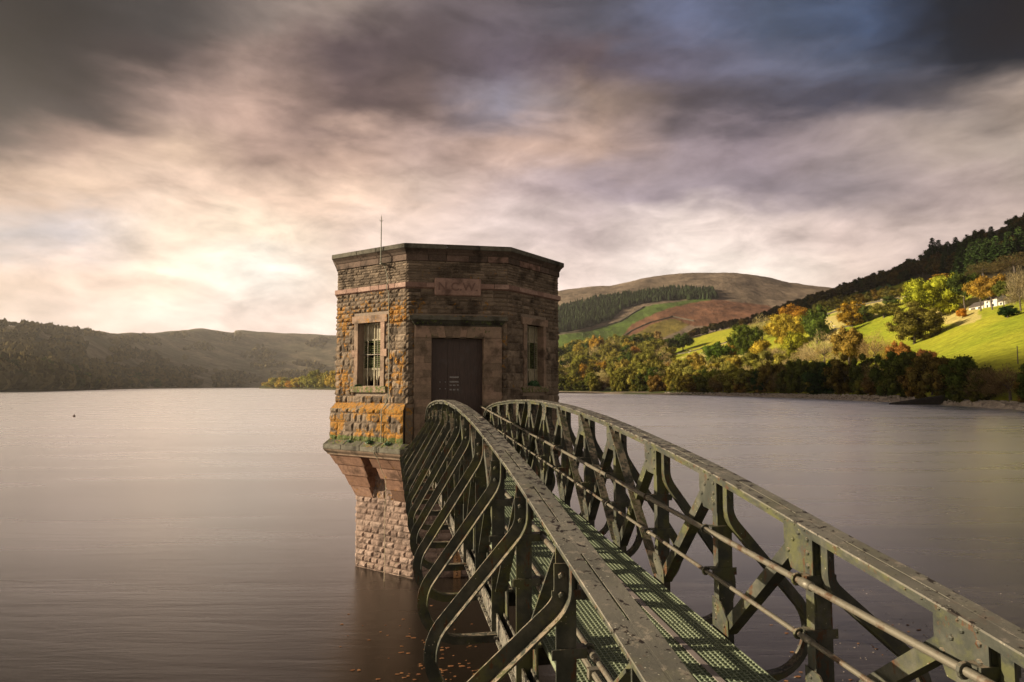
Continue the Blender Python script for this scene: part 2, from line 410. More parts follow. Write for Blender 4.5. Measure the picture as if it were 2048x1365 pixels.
near_hill = Hill('hillside', [
 (520, shore(520, 777.3, 776.0, 1.2, [(1300, 774.5), (1380, 774), (1450, 774), (1500, ('z', 1.5)), (1600, ('z', -2))])),
 (560, shore(560, 778.5, 776.5, 1.2, [(1150, 774), (1300, 772), (1400, 771), (1500, ('z', 4)), (1600, ('z', -2))])),
 (700, shore(700, 781, 777.5, 1.4, [(900, 772), (1000, 766), (1150, 760), (1300, ('z', 10)), (1500, ('z', 0))])),
 (900, shore(900, 783.5, 779.5, 1.4, [(760, 770), (900, 760), (1050, 748), (1200, ('z', 18)), (1400, ('z', 2))])),
 (1120, shore(1120, 786, 781, 1.5, [(640, 766), (760, 752), (880, 738), (990, 728), (1250, ('z', 8))])),
 (1260, shore(1260, 788.5, 782, 1.5, [(520, 762), (640, 742), (760, 722), (900, 703), (1150, ('z', 20))])),
 (1400, shore(1400, 791.5, 783.5, 1.5, [(450, 752), (560, 722), (700, 692), (860, 672), (1100, ('z', 40))])),
 (1520, shore(1520, 794.5, 785, 1.6, [(380, 748), (500, 706), (640, 664), (800, 646), (1050, ('z', 62))])),
 (1640, shore(1640, 799, 787, 1.6, [(335, 742), (450, 686), (580, 634), (760, 607), (1000, ('z', 88))])),
 (1780, shore(1780, 805.5, 789, 1.7, [(285, 733), (385, 672), (520, 604), (720, 560), (960, ('z', 118))])),
 (1900, shore(1900, 811, 796, 1.5, [(235, 727), (330, 655), (450, 585), (680, 503), (920, ('z', 150))])),
 (2048, shore(2048, 821, 801, 1.5, [(195, 735), (290, 632), (400, 560), (640, 448), (880, ('z', 180))])),
 (2300, shore(2300, 836, 812, 1.5, [(180, 742), (260, 620), (380, 520), (600, 378), (840, ('z', 230))])),
 (2700, shore(2700, 856, 825, 1.5, [(180, 745), (260, 610), (380, 470), (600, 280), (840, ('z', 300))])),
], 330, 110, 2.2, 3.3)
FIELD_TAN = [[(1340,738),(1372,716),(1500,672),(1500,690),(1450,735),(1380,745)], [(1625,668),(1640,640),(1690,612),(1760,596),(1860,580),(1860,600),(1790,612),(1740,632),(1680,665),(1650,690)], [(1860,605),(1960,590),(1960,640),(1930,650),(1870,650)]]
WOODLINE = [(400,770),(1120,722),(1260,700),(1350,690),(1420,668),(1500,642),(1640,603),(1720,583),(1790,566),(1850,575),(1900,590),(1950,585),(2048,590),(2300,560),(2800,480)]
TOPFIELD = [[(1600,622),(1700,592),(1790,560),(1832,548),(1830,560),(1760,580),(1690,605),(1640,618)]]
def nearcol(X, Y, Z, r):
    x, y = to_px(X, Y, Z); nz = mnoise.fractal(Vector((X/22, Y/22, 1.7)), 1, 2, 4); n2 = mnoise.noise(Vector((X/60, Y/60, 4)))
    if Z < 1.35 + nz * .5 - (0.2 if x < 1300 else 0):
        st = (.21, .165, .13); gr = (.06, .075, .022)
        k = min(1, max(0, (nz + .12) * 3 + (Z - .6) * .4)); return tuple(a*(1-k)+b*k for a, b in zip(st, gr))
    wl = np.interp(x, [p[0] for p in WOODLINE], [p[1] for p in WOODLINE])
    for P in TOPFIELD:
        if inpoly(x, y, P): return (.06, .135, .02)
    if y < wl - 1: return (.045, .036, .018)
    for P in FIELD_TAN:
        if inpoly(x + nz*14, y + nz*5, P): return (.44, .37, .12)
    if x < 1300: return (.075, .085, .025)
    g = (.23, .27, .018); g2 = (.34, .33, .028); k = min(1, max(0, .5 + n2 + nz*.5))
    return tuple(a*(1-k)+b*k for a, b in zip(g, g2))
def f_ground(n):
    c = n.attr('att'); p = n.pos
    v = n.noise(n.map(p, sc=(1, 1, 1)), .35, 7, .68); f = n.noise(p, 2.4, 4, .7)
    k = n.math('ADD', n.rng(v, .25, .75, .55, 1.5, False), n.rng(f, .3, .7, -.25, .25, False))
    c = n.vec('MULTIPLY', c, n.comb(k, k, k))
    setb(n, c, .95, n.bump(n.math('ADD', v, n.math('MULTIPLY', f, .3)), .6, .8), spec=.15)
M['ground'] = material('grass_and_shore', f_ground)
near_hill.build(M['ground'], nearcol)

mountain = Hill('mountain', [
 (730, [(1288, ('z', -3)), (1505, 765), (1698, 735), (1891, 705), (2046, 678), (2356, ('z', 72))]),
 (820, [(1257, ('z', -3)), (1427, 758), (1582, 725), (1775, 690), (2046, 655), (2418, ('z', 120))]),
 (940, [(1164, ('z', -3)), (1350, 745), (1505, 700), (1698, 655), (2046, 618), (2480, ('z', 180))]),
 (1120, [(1102, 752), (1350, 695), (1485, 655), (1659, 618), (2007, 588), (2480, ('z', 210))]),
 (1220, [(1102, 748), (1350, 690), (1485, 645), (1659, 605), (2007, 574), (2480, ('z', 240))]),
 (1300, [(1102, 744), (1350, 685), (1485, 638), (1659, 598), (2007, 557), (2480, ('z', 258))]),
 (1450, [(1102, 735), (1350, 675), (1485, 630), (1659, 592), (2027, 548), (2480, ('z', 258))]),
 (1540, [(1102, 722), (1350, 665), (1485, 628), (1659, 598), (2046, 556), (2480, ('z', 258))]),
 (1640, [(1102, 705), (1350, 650), (1485, 622), (1659, 606), (2046, 574), (2480, ('z', 252))]),
 (1900, [(1102, 700), (1350, 650), (1485, 630), (1659, 610), (2046, 585), (2480, ('z', 252))]),
], 220, 110, 9, 8.8)
BRACK = [(1262,648),(1300,632),(1345,613),(1430,600),(1540,612),(1560,640),(1480,655),(1390,655),(1350,638),(1300,652),(1268,672),(1245,672)]
MGREEN = [(1100,700),(1100,672),(1180,662),(1240,642),(1290,612),(1400,598),(1430,600),(1345,613),(1300,632),(1262,648),(1235,690),(1120,710)]
OCHRE = [(1240,680),(1268,655),(1300,640),(1345,634),(1392,644),(1360,665),(1300,690),(1240,700)]
CONIF = [(1100,655),(1100,625),(1190,600),(1290,588),(1345,580),(1425,583),(1436,599),(1345,601),(1290,606),(1245,618),(1222,640),(1175,655),(1100,672)]
def mtcol(X, Y, Z, r):
    x, y = to_px(X, Y, Z); nz = mnoise.fractal(Vector((X/120, Y/120, 2)), 1, 2, 5)
    x += nz*6; y += nz*3
    if inpoly(x, y, CONIF): return (.03, .04, .02)
    if inpoly(x, y, BRACK): return (.17, .085, .05)
    if inpoly(x, y, OCHRE): return (.17, .135, .032)
    if inpoly(x, y, MGREEN): return (.085, .13, .028)
    k = min(1, max(0, .5 + nz)); a, b = (.15, .115, .08), (.21, .16, .115)
    return tuple(p*(1-k)+q*k for p, q in zip(a, b))
def f_moor(n):
    c = n.attr('att'); p = n.pos
    v = n.noise(p, .02, 8, .7); f = n.noise(n.map(p, sc=(1, .4, 1)), .09, 5, .7)
    k = n.math('ADD', n.rng(v, .3, .7, .5, 1.5, False), n.rng(f, .3, .7, -.4, .4, False))
    setb(n, n.vec('MULTIPLY', c, n.comb(k, k, k)), .95, n.bump(n.math('ADD', v, n.math('MULTIPLY', f, .3)), .7, 9), spec=.1)
M['moor'] = material('moorland', f_moor)
mountain.build(M['moor'], mtcol)

left_hill = Hill('hills', [
 (-900, [(420, ('z', -2)), (450, ('z', 0)), (600, ('z', 30)), (760, 690), (900, 650), (1050, 625), (1300, ('z', 90))]),
 (-400, [(400, ('z', -2)), (430, ('z', 0)), (560, ('z', 20)), (750, 700), (950, 660), (1150, 636), (1400, ('z', 100))]),
 (0, [(470, ('z', -2)), (px_r_z0(0, 784.5), ('z', 0)), (640, ('z', 14)), (820, 720), (1050, 678), (1300, 648), (1600, ('z', 110))]),
 (100, [(560, ('z', -2)), (px_r_z0(100, 783), ('z', 0)), (760, ('z', 18)), (950, 722), (1200, 684), (1500, 654), (1900, ('z', 120))]),
 (190, [(800, ('z', -2)), (px_r_z0(190, 780.5), ('z', 0)), (1000, ('z', 18)), (1200, 728), (1500, 690), (1800, 664), (2200, ('z', 130))]),
 (270, [(1100, ('z', -2)), (1150, ('z', 0)), (1350, ('z', 24)), (1600, 728), (1900, 692), (2200, 668), (2600, ('z', 150))]),
 (335, [(1300, ('z', -2)), (1350, ('z', 0)), (1600, ('z', 30)), (1900, 725), (2200, 694), (2600, 664), (3000, ('z', 180))]),
 (400, [(1500, ('z', -2)), (1560, ('z', 0)), (1850, ('z', 36)), (2150, 722), (2500, 688), (2900, 657), (3300, ('z', 210))]),
 (462, [(1700, ('z', -2)), (1760, ('z', 0)), (2000, ('z', 38)), (2350, 722), (2700, 690), (3100, 665), (3500, ('z', 210))]),
 (480, [(1750, ('z', -2)), (1800, ('z', 0)), (2050, ('z', 38)), (2400, 722), (2750, 690), (3200, 662), (3600, ('z', 210))]),
 (580, [(1900, ('z', -2)), (1950, ('z', 0)), (2250, ('z', 45)), (2600, 722), (3000, 692), (3400, 667), (3800, ('z', 220))]),
 (680, [(2000, ('z', -2)), (2050, ('z', 0)), (2350, ('z', 45)), (2700, 724), (3100, 694), (3500, 672), (3900, ('z', 220))]),
 (800, [(2000, ('z', -2)), (2050, ('z', 0)), (2350, ('z', 45)), (2700, 728), (3100, 702), (3600, 684), (4000, ('z', 200))]),
], 240, 90, 5, 5.1)
def lhcol(X, Y, Z, r):
    nz = mnoise.fractal(Vector((X/110, Y/110, 6)), 1, 2, 5)
    if Z < .9: return (.11, .085, .06)
    k = min(1, max(0, .5 + nz*1.2)); a, b = (.12, .11, .065), (.25, .20, .135)
    return tuple(p*(1-k)+q*k for p, q in zip(a, b))
left_hill.build(M['moor'], lhcol)

# ---------------------------------------------------------------- trees
def f_leaf(n):
    oi = n.n.new('ShaderNodeObjectInfo'); gi = n.n.new('ShaderNodeNewGeometry').outputs['Random Per Island']
    c = oi.outputs['Color']; rnd = oi.outputs['Random']
    k = n.rng(gi, 0, 1, .35, 1.65, False)
    c = n.vec('MULTIPLY', c, n.comb(k, k, n.math('MULTIPLY', k, .9)))
    warm = n.vec('MULTIPLY', c, (1.16, 1.0, .7))
    c = n.mix(n.rng(n.noise(n.obj, 4, 3), .5, .68, 0, .55), c, warm)
    d = n.n.new('ShaderNodeBsdfDiffuse'); t = n.n.new('ShaderNodeBsdfTranslucent'); mx = n.n.new('ShaderNodeMixShader')
    n.l.new(c, d.inputs[0]); n.l.new(n.vec('MULTIPLY', c, (1.2, 1.15, .6)), t.inputs[0]); mx.inputs[0].default_value = .18
    n.l.new(d.outputs[0], mx.inputs[1]); n.l.new(t.outputs[0], mx.inputs[2]); n.l.new(mx.outputs[0], n.o.inputs[0])
M['leaf'] = material('foliage', f_leaf)
M['bark'] = material('bark', lambda n: setb(n, n.mix(n.noise(n.obj, 20, 4), (.05, .038, .028), (.14, .115, .09)), .9))

def np_mesh(name, V, F4, mat, extra=None):
    me = bpy.data.meshes.new(name); me.from_pydata(V.tolist(), [], F4.tolist()); me.update(); me.materials.append(mat); return me
def leaf_quads(P, size, nrm=None, rg=rng, asp=.7):
    n = len(P); a = rg.normal(size=(n, 3)); a /= np.linalg.norm(a, axis=1)[:, None]
    if nrm is not None:
        nn = nrm + .7 * rg.normal(size=(n, 3)); nn /= np.linalg.norm(nn, axis=1)[:, None]
        a = np.cross(nn, a); a /= np.linalg.norm(a, axis=1)[:, None]; b = np.cross(nn, a)
    else:
        b = np.cross(a, rg.normal(size=(n, 3))); b /= np.linalg.norm(b, axis=1)[:, None]
    s = size * rg.uniform(.55, 1.3, n)[:, None]; a = a * s; b = b * s * asp
    V = np.stack([P - a, P - b * .8, P + a, P + b], 1).reshape(-1, 3)
    return V, np.arange(4 * n).reshape(n, 4)
def sphere_core(c, r, n1=8, n2=5):
    V = []; F = []
    for j in range(n2 + 1):
        ph = math.pi * j / n2
        for i in range(n1):
            th = 2*math.pi*i/n1; k = .85 + .3*random.random()
            V.append(c + r * k * np.array([math.sin(ph)*math.cos(th), math.sin(ph)*math.sin(th), math.cos(ph)]))
    for j in range(n2):
        for i in range(n1): F.append((j*n1+i, j*n1+(i+1) % n1, (j+1)*n1+(i+1) % n1, (j+1)*n1+i))
    return np.array(V), np.array(F)
def crown_broad(seed, wide=.42, base=.2, nl=26, nleaf=4200, leaf=.020, core=.7, lobe=(.10, .19)):
    rg = np.random.default_rng(seed); random.seed(seed)
    Vs, Fs, off = [], [], 0
    zc = (1 + base) / 2; hz = (1 - base) / 2
    L = []
    while len(L) < nl:
        p = rg.normal(size=3); p /= np.linalg.norm(p); p *= rg.uniform(.35, .95)
        q = np.array([p[0]*wide*.8, p[1]*wide*.8, zc + p[2]*hz*.82]); r = rg.uniform(*lobe) * (1.15 - .4*abs(p[2]))
        L.append((q, np.array([r*1.15, r*1.15, r*.85])))
    tot = sum(r[0]**2 for _, r in L)
    for q, r in L:
        V, F = sphere_core(q, r * core); Vs.append(V); Fs.append(F + off); off += len(V)
        k = int(nleaf * r[0]**2 / tot)
        d = rg.normal(size=(k, 3)); d /= np.linalg.norm(d, axis=1)[:, None]
        P = q + d * r * (rg.uniform(.72, 1.12, k) + (rg.random(k) < .12) * rg.uniform(0, .5, k))[:, None]
        V, F = leaf_quads(P, leaf, d, rg); Vs.append(V); Fs.append(F + off); off += len(V)
    V = np.concatenate(Vs); return np_mesh('crown', fit(V, wide, base), np.concatenate(Fs), M['leaf'])
def fit(V, wide, base):
    r = np.percentile(np.hypot(V[:, 0], V[:, 1]), 98); V[:, :2] *= wide / r
    z0, z1 = np.percentile(V[:, 2], .7), np.percentile(V[:, 2], 99.7); V[:, 2] = base + (V[:, 2] - z0) * (1 - base) / (z1 - z0); return V
def crown_twig(seed, wide=.45, base=.12, n=5200):
    rg = np.random.default_rng(seed)
    d = rg.normal(size=(n, 3)); d[:, 2] = np.abs(d[:, 2]) * .9 - .25 * rg.random(n); d /= np.linalg.norm(d, axis=1)[:, None]
    rr = rg.uniform(.25, 1, n) ** .6; lob = 1 + .18*np.sin(d[:, 0]*7+seed)*np.cos(d[:, 1]*6) + .1*np.sin(d[:, 2]*11 + seed)
    c = np.array([0, 0, base + .12]); sc = np.array([wide, wide, .86 - base])
    P = c + d * sc * (rr * lob)[:, None]
    dr = d * np.array([1, 1, 1.2]) + .35*rg.normal(size=(n, 3)) + np.array([0, 0, .35]); dr /= np.linalg.norm(dr, axis=1)[:, None]
    sd = np.cross(dr, rg.normal(size=(n, 3))); sd /= np.linalg.norm(sd, axis=1)[:, None]
    ln = rg.uniform(.03, .085, n)[:, None]; wd = .0032
    V = np.stack([P - sd*wd - dr*ln*.5, P + sd*wd - dr*ln*.5, P + sd*wd*.4 + dr*ln*.5, P - sd*wd*.4 + dr*ln*.5], 1).reshape(-1, 3)
    return np_mesh('crown', fit(V, wide, base), np.arange(4*n).reshape(n, 4), M['leaf'])
def crown_conifer(seed, wide=.2, whorls=26, narrow=1.0):
    rg = np.random.default_rng(seed); V, F = [], []
    for k in range(whorls):
        z = .06 + .93 * k / whorls; R0 = wide * (1 - z) ** .85 * rg.uniform(.85, 1.12) + .012
        nb = 11 if k < whorls * .7 else 7
        for i in range(nb):
            t = 2*math.pi*(i + rg.random()) / nb; r = R0 * rg.uniform(.75, 1.15)
            d = np.array([math.cos(t), math.sin(t), 0]); s = np.array([-d[1], d[0], 0])
            p0 = np.array([0, 0, z + .012]); tip = d*r + np.array([0, 0, z - r*.35])
            mid = d*r*.55 + np.array([0, 0, z + .004]); wd = r * .26
            b = len(V); V += [p0, mid + s*wd - np.array([0, 0, wd*.35]), tip, mid - s*wd - np.array([0, 0, wd*.35])]; F.append((b, b+1, b+2, b+3))
            for q in range(3):
                u = rg.uniform(.4, 1); c = p0*(1-u) + tip*u; a = (d*rg.uniform(.4, 1) + s*rg.normal()*.8) * .035; bb = np.array([0, 0, -.03*rg.uniform(.5, 1.3)])
                b = len(V); V += [c - a*.3, c + a*.5 + bb*.3, c + bb + a*.8, c - a*.2 + bb*.6]; F.append((b, b+1, b+2, b+3))
    return np_mesh('crown', np.array(V), np.array(F), M['leaf'])
def trunk_mesh(seed, h=.55, r=.022, limbs=6, lean=.02):
    random.seed(seed); m = MB(); pts = [(0, 0, -.03), (random.uniform(-lean, lean), random.uniform(-lean, lean), h*.45), (random.uniform(-lean, lean)*2, random.uniform(-lean, lean)*2, h), (0, 0, h*1.35)]
    m.tube(pts, [r*1.3, r, r*.7, r*.25], 7)
    for k in range(limbs):
        t = random.uniform(.35, 1); p = Vector(pts[1]).lerp(Vector(pts[2]), t); a = random.uniform(0, 6.28); L = random.uniform(.14, .26)
        q = p + Vector((math.cos(a)*L, math.sin(a)*L, L*.8)); m.tube([p, p.lerp(q, .5) + Vector((0, 0, .01)), q], [r*.5, r*.35, r*.15], 5)
    me = bpy.data.meshes.new('trunk'); me.from_pydata([tuple(v) for v in m.v], [], m.f); me.materials.append(M['bark']); return me
CR = {
 'round': [crown_broad(10+i, .46, .12, nl=44, lobe=(.07, .14), nleaf=5200) for i in range(4)],
 'oak': [crown_broad(20+i, .58, .20, nl=50, lobe=(.07, .14), nleaf=5600) for i in range(3)],
 'tall': [crown_broad(30+i, .34, .08, nl=30, lobe=(.08, .16)) for i in range(3)],
 'bush': [crown_broad(40+i, .62, -.08, nl=60, nleaf=7000, core=.78, lobe=(.07, .14)) for i in range(5)],
 'big': [crown_broad(50, .60, .10, nl=120, nleaf=14000, leaf=.013, lobe=(.05, .10), core=.6), crown_broad(51, .62, .14, nl=110, nleaf=13000, leaf=.013, lobe=(.05, .10), core=.6)],
 'pine': [crown_broad(60, .36, .46, nl=20, lobe=(.08, .14), nleaf=3600), crown_broad(61, .40, .40, nl=20, lobe=(.08, .14), nleaf=3600)],
 'twig': [crown_twig(70+i, .42 + .06*i) for i in range(3)],
 'conifer': [crown_conifer(80+i, .17 + .02*i) for i in range(3)],
}
TR = {'round': trunk_mesh(1), 'oak': trunk_mesh(2, .5, .028, 8), 'tall': trunk_mesh(3, .6, .018), 'bush': trunk_mesh(4, .4, .02), 'big': trunk_mesh(5, .55, .026, 10),
      'pine': trunk_mesh(6, .62, .016, 6, .03), 'twig': trunk_mesh(7, .5, .02, 14), 'conifer': trunk_mesh(8, .7, .013, 0, .002)}
NAMES = {'round': 'broadleaf_tree', 'oak': 'oak_tree', 'tall': 'broadleaf_tree', 'bush': 'shoreline_tree', 'big': 'oak_tree', 'pine': 'pine_tree', 'twig': 'bare_tree', 'conifer': 'conifer_tree'}
CATS = {'twig': 'bare tree', 'conifer': 'conifer', 'pine': 'pine tree', 'bush': 'bush'}
ASP = {'round': .92, 'oak': 1.16, 'tall': .68, 'bush': 1.24, 'big': 1.2, 'pine': .76, 'twig': .96, 'conifer': .38}
def tree(kind, base, h, wscale, col, label, group=None, parts=True):
    root = empty(NAMES[kind], base, random.uniform(0, 6.28)); root.scale = (h*wscale, h*wscale, h)
    tag(root, label, CATS.get(kind, 'tree'), group)
    c = bpy.data.objects.new('crown', random.choice(CR[kind])); C.objects.link(c); c.parent = root
    j = random.uniform(.88, 1.12); c.color = (col[0]*j*1.25, col[1]*j*random.uniform(1.3, 1.45), col[2]*j*1.3, 1)
    if parts:
        t = bpy.data.objects.new('trunk', TR[kind]); C.objects.link(t); t.parent = root
    return root
def depth(p): return p[1]*math.cos(PITCH) + (p[2]-CZ)*math.sin(PITCH)
def ptree(hill, kind, x, yb, yt, wpx, col, label, group=None):
    p = hill.at(x, yb); h = (yb - yt) * depth(p) / F_PX
    wd = wpx * depth(p) / F_PX
    return tree(kind, p, h, wd / h / ASP[kind], col, label, group)
# foliage colours
DG, OL, GO, YE, OR, BR, LI, TW, VD = (.045, .058, .014), (.13, .112, .026), (.24, .17, .035), (.33, .235, .035), (.27, .145, .028), (.17, .11, .03), (.20, .19, .02), (.38, .285, .17), (.016, .03, .010)
random.seed(11)
# 1. the band of bushes and small trees along the far bank
topy = lambda x: np.interp(x, [1118,1200,1300,1400,1500,1600,1700,1750,1800,1870,1915,1925,1960,2048,2300], [748,744,738,742,735,722,706,700,706,704,722,712,716,724,720])
x = 1119
while x < 2160:
    wpx = random.uniform(.8, 1.25) * np.interp(x, [1119, 1500, 2048], [36, 62, 95])
    yb = np.interp(x, [1118,1400,1640,1780,1895,1915,2048,2300], [781,784,787,789,793,799,802,812]) - random.uniform(0, 1.5)
    k = random.random(); kind = 'bush' if k < .82 else 'twig'
    t = (x - 1120) / 930
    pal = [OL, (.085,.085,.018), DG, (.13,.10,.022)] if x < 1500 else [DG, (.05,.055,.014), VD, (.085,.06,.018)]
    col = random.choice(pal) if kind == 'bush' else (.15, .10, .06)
    lab = {'bush': 'dense olive and dark green bush in the shaded band along the far right shore', 'twig': 'thin brown half bare bush among the green ones of the shoreline band'}[kind]
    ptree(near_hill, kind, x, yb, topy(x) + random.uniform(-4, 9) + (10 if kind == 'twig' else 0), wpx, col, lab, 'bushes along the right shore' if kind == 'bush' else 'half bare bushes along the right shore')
    # lower fringe in front
    if random.random() < .8:
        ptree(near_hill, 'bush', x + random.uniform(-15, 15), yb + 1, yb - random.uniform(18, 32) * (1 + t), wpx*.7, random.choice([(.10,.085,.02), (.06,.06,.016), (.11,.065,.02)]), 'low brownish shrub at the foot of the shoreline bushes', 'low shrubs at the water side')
    x += wpx * random.uniform(.34, .5)
# second, sunlit row just behind the shore band
x = 1122
while x < 1420:
    wpx = random.uniform(26, 44); yb = np.interp(x, [1120, 1420], [768, 756]) + random.uniform(-4, 4)
    ptree(near_hill, random.choice(['round', 'oak', 'tall']), x, yb, yb - random.uniform(34, 48), wpx, random.choice([GO, OL, (.16,.14,.03), (.24,.18,.05), OR]), 'rounded gold and olive tree in the lit belt behind the shore bushes', 'gold trees in the belt right of the tower')
    x += wpx * .6
# 2. trees one can pick out on the slopes
H = [
 ('oak',1195,720,672,34,OR,'orange autumn tree above the belt, right of the tower'), ('round',1173,726,686,32,(.07,.09,.03),'grey green round tree left of the orange one near the tower'),
 ('oak',1150,722,683,30,BR,'rust brown tree just right of the tower wall'), ('oak',1128,722,690,26,BR,'small brown tree closest to the tower on its right'),
 ('big',1220,738,686,50,(.17,.145,.04),'wide pale olive tree behind the belt right of the tower'), ('oak',1268,736,694,36,(.24,.11,.03),'russet tree left of the dark oaks'),
 ('oak',1366,702,667,42,DG,'dark oak at the left end of the bright meadow'), ('round',1340,710,676,34,DG,'dark oak left of the meadow corner'),
 ('oak',1312,720,678,50,OL,'broad olive oak beside the two dark oaks'), ('oak',1298,692,664,34,OL,'small olive tree above the oaks'),
 ('round',1316,690,662,20,(.28,.17,.08),'pale orange little tree above the oaks'), ('oak',1268,694,664,32,(.06,.065,.02),'dark tree under the ochre field'),
 ('round',1303,672,653,26,DG,'lone dark round tree in the ochre field'), ('round',1235,674,660,15,DG,'dark round tree at the corner of the green fields'), ('round',1207,678,665,10,DG,'tiny dark tree in the far green field'),
 ('oak',1295,750,702,52,OL,'rounded olive oak in front of the meadow left edge'), ('round',1256,752,704,40,DG,'dark green tree between the olive ones above the shore'),
 ('round',1235,756,712,36,OL,'olive tree above the shore bushes left of the dark one'), ('oak',1161,760,712,52,(.17,.15,.03),'gold olive oak low behind the shore bushes by the tower'),
 ('tall',1127,764,722,30,VD,'very dark tree touching the tower edge'), ('round',1328,738,712,21,VD,'small black green holly on the meadow edge'),
 ('oak',1390,742,705,42,GO,'golden oak at the bottom of the meadow'), ('oak',1437,735,686,66,(.06,.085,.014),'wide dark green oak at the meadow bottom'),
 ('round',1466,722,678,32,OR,'orange tree against the wide green oak'), ('big',1495,722,650,70,(.075,.095,.016),'tall dark green tree right of the orange one'),
 ('twig',1525,682,630,56,TW,'pinkish bare tree above the dark green one'), ('round',1527,732,680,48,YE,'yellow tree under the pink bare tree'),
 ('big',1576,698,628,84,YE,'big bright yellow tree in the middle of the slope'), ('round',1588,722,664,56,LI,'fresh green tree below the yellow one'),
 ('twig',1552,736,694,56,TW,'beige bare bush below the fresh green tree'), ('oak',1588,650,610,62,(.26,.13,.02),'orange brown tree above the big yellow one'),
 ('tall',1634,688,612,54,(.06,.08,.016),'dark green tree right of the yellow group'), ('round',1508,748,706,44,OL,'olive tree behind the shore band under the dark green tree'),
 ('oak',1472,752,712,48,GO,'gold tree right behind the shore band'), ('twig',1650,740,664,84,TW,'broad beige bare tree behind the shore band'), ('twig',1612,742,690,54,TW,'low beige bare tree left of the broad bare one'),
 ('oak',1700,738,655,66,(.20,.12,.03),'golden brown oak beside the broad bare tree'), ('twig',1752,732,664,66,(.26,.17,.09),'brown bare tree under the green meadow'),
 ('oak',1800,742,684,50,(.24,.11,.03),'russet bush at the foot of the meadow'), ('round',1783,740,700,36,GO,'gold bush beside the russet one'), ('oak',1845,745,700,56,(.20,.09,.035),'reddish bush at the bottom of the large meadow'),
 ('big',1705,654,603,60,(.26,.145,.02),'gold orange oak standing alone in the meadow'), ('round',1735,644,610,36,(.06,.07,.018),'dark tree right behind the gold orange oak'),
 ('oak',1768,636,606,54,OL,'flat olive hedge tree in the middle of the meadow'), ('oak',1782,618,592,36,(.06,.07,.02),'dark hedge tree above the olive one'),
 ('big',1866,640,552,116,LI,'huge lime green tree left of the white farmhouse'), ('big',1829,688,606,98,(.115,.095,.022),'wide brown green oak with shadow on the meadow'),
 ('pine',1931,622,546,62,DG,'dark pine with a bare trunk left of the farmhouse'), ('pine',1962,622,556,52,(.22,.13,.025),'golden tree with bare trunk in front of the farmhouse'),
 ('pine',1985,620,550,60,(.20,.115,.025),'taller golden tree with bare trunk over the farmhouse'), ('pine',2008,616,562,46,(.08,.085,.02),'olive tree with bare trunk at the farmhouse right end'),
 ('round',1925,636,617,22,(.36,.16,.02),'small orange bush below the dark pine'), ('twig',2042,622,538,62,(.24,.18,.12),'pale bare tree at the right edge of the photo'),
 ('round',2015,636,612,40,VD,'dark bush right of the farmhouse'), ('oak',1890,566,548,60,OR,'orange crown peeping over the lime green tree'),
 ('twig',1968,556,524,80,(.10,.075,.035),'brown scrub on the slope under the conifers'), ('twig',2030,545,506,86,(.10,.072,.035),'brown scrub on the slope at the right edge'),
]
for q in H: ptree(near_hill, *q)
# oak hedgerow crossing the upper meadow
random.seed(5); x = 1640
for i in range(14):
    yb = np.interp(x, [1640, 1700, 1760, 1830], [628, 612, 602, 590]); wpx = random.uniform(26, 36)
    ptree(near_hill, 'oak', x, yb, yb - random.uniform(19, 27), wpx, random.choice([(.12,.10,.025), (.16,.10,.03), (.10,.09,.03)]), 'small brownish oak in the hedgerow that crosses the upper meadow', 'hedgerow oaks above the meadow')
    x += wpx * .47
# dark wood up to the ridge
random.seed(6)
for i in range(210):
    u = random.random() ** .8; x = 1370 + 760*u
    ys = np.interp(x, [1370,1500,1640,1780,1900,2048,2150], [672,640,604,557,500,445,412]); yl = np.interp(x, [1370,1500,1640,1780,1860,1900,2048,2150], [678,652,612,574,556,552,520,500])
    v = 1 - (i / 210) ** 1.3; yb = ys*(1-v) + yl*v + random.uniform(-2, 2)
    p = near_hill.at(x, yb); h = random.uniform(8, 13) * (1.0 if x > 1550 else .8)
    tree(random.choice(['round', 'oak', 'round']), p, h, random.uniform(.9, 1.25), random.choice([(.045,.036,.014), (.06,.045,.018), (.03,.035,.012), (.075,.045,.016)]),
         'dark brown green tree in the wood that climbs to the ridge', 'trees of the dark wood on the right ridge')
for i in range(34):
    x = random.uniform(1865, 2090); yb = np.interp(x, [1865, 1950, 2048, 2100], [562, 552, 532, 520]) - random.uniform(0, 34)
    if i < 7: x, yb = [(2019, 534), (1994, 542), (1976, 546), (1960, 548), (1945, 552), (2040, 524), (1925, 554)][i]
    p = near_hill.at(x, yb); tree('conifer', p, (74 if i < 7 else random.uniform(44, 62)) * depth(p) / F_PX, 1.5, (.022, .034, .014) if i > 6 else (.034, .052, .018),
         'dark conifer in the stand above the farmhouse' if i else 'tallest dark conifer standing out of the stand above the farmhouse', 'conifers above the farmhouse' if i else None)
# wooded point left of the tower
random.seed(9); x = 532
for i in range(34):
    x = 532 + i * 5.2; yb = np.interp(x, [530, 600, 700], [777, 777.3, 778]) - random.uniform(0, 2)
    top = np.interp(x, [530, 545, 600, 625, 650, 710], [766, 756, 758, 742, 746, 738])
    ptree(near_hill, random.choice(['round', 'oak', 'tall']), x, yb, top + random.uniform(-3, 7), random.uniform(18, 27), random.choice([(.38,.26,.07), (.26,.22,.07), (.42,.22,.05), (.20,.18,.05)]),
          'sunlit golden tree on the low wooded point left of the tower', 'golden trees on the point')
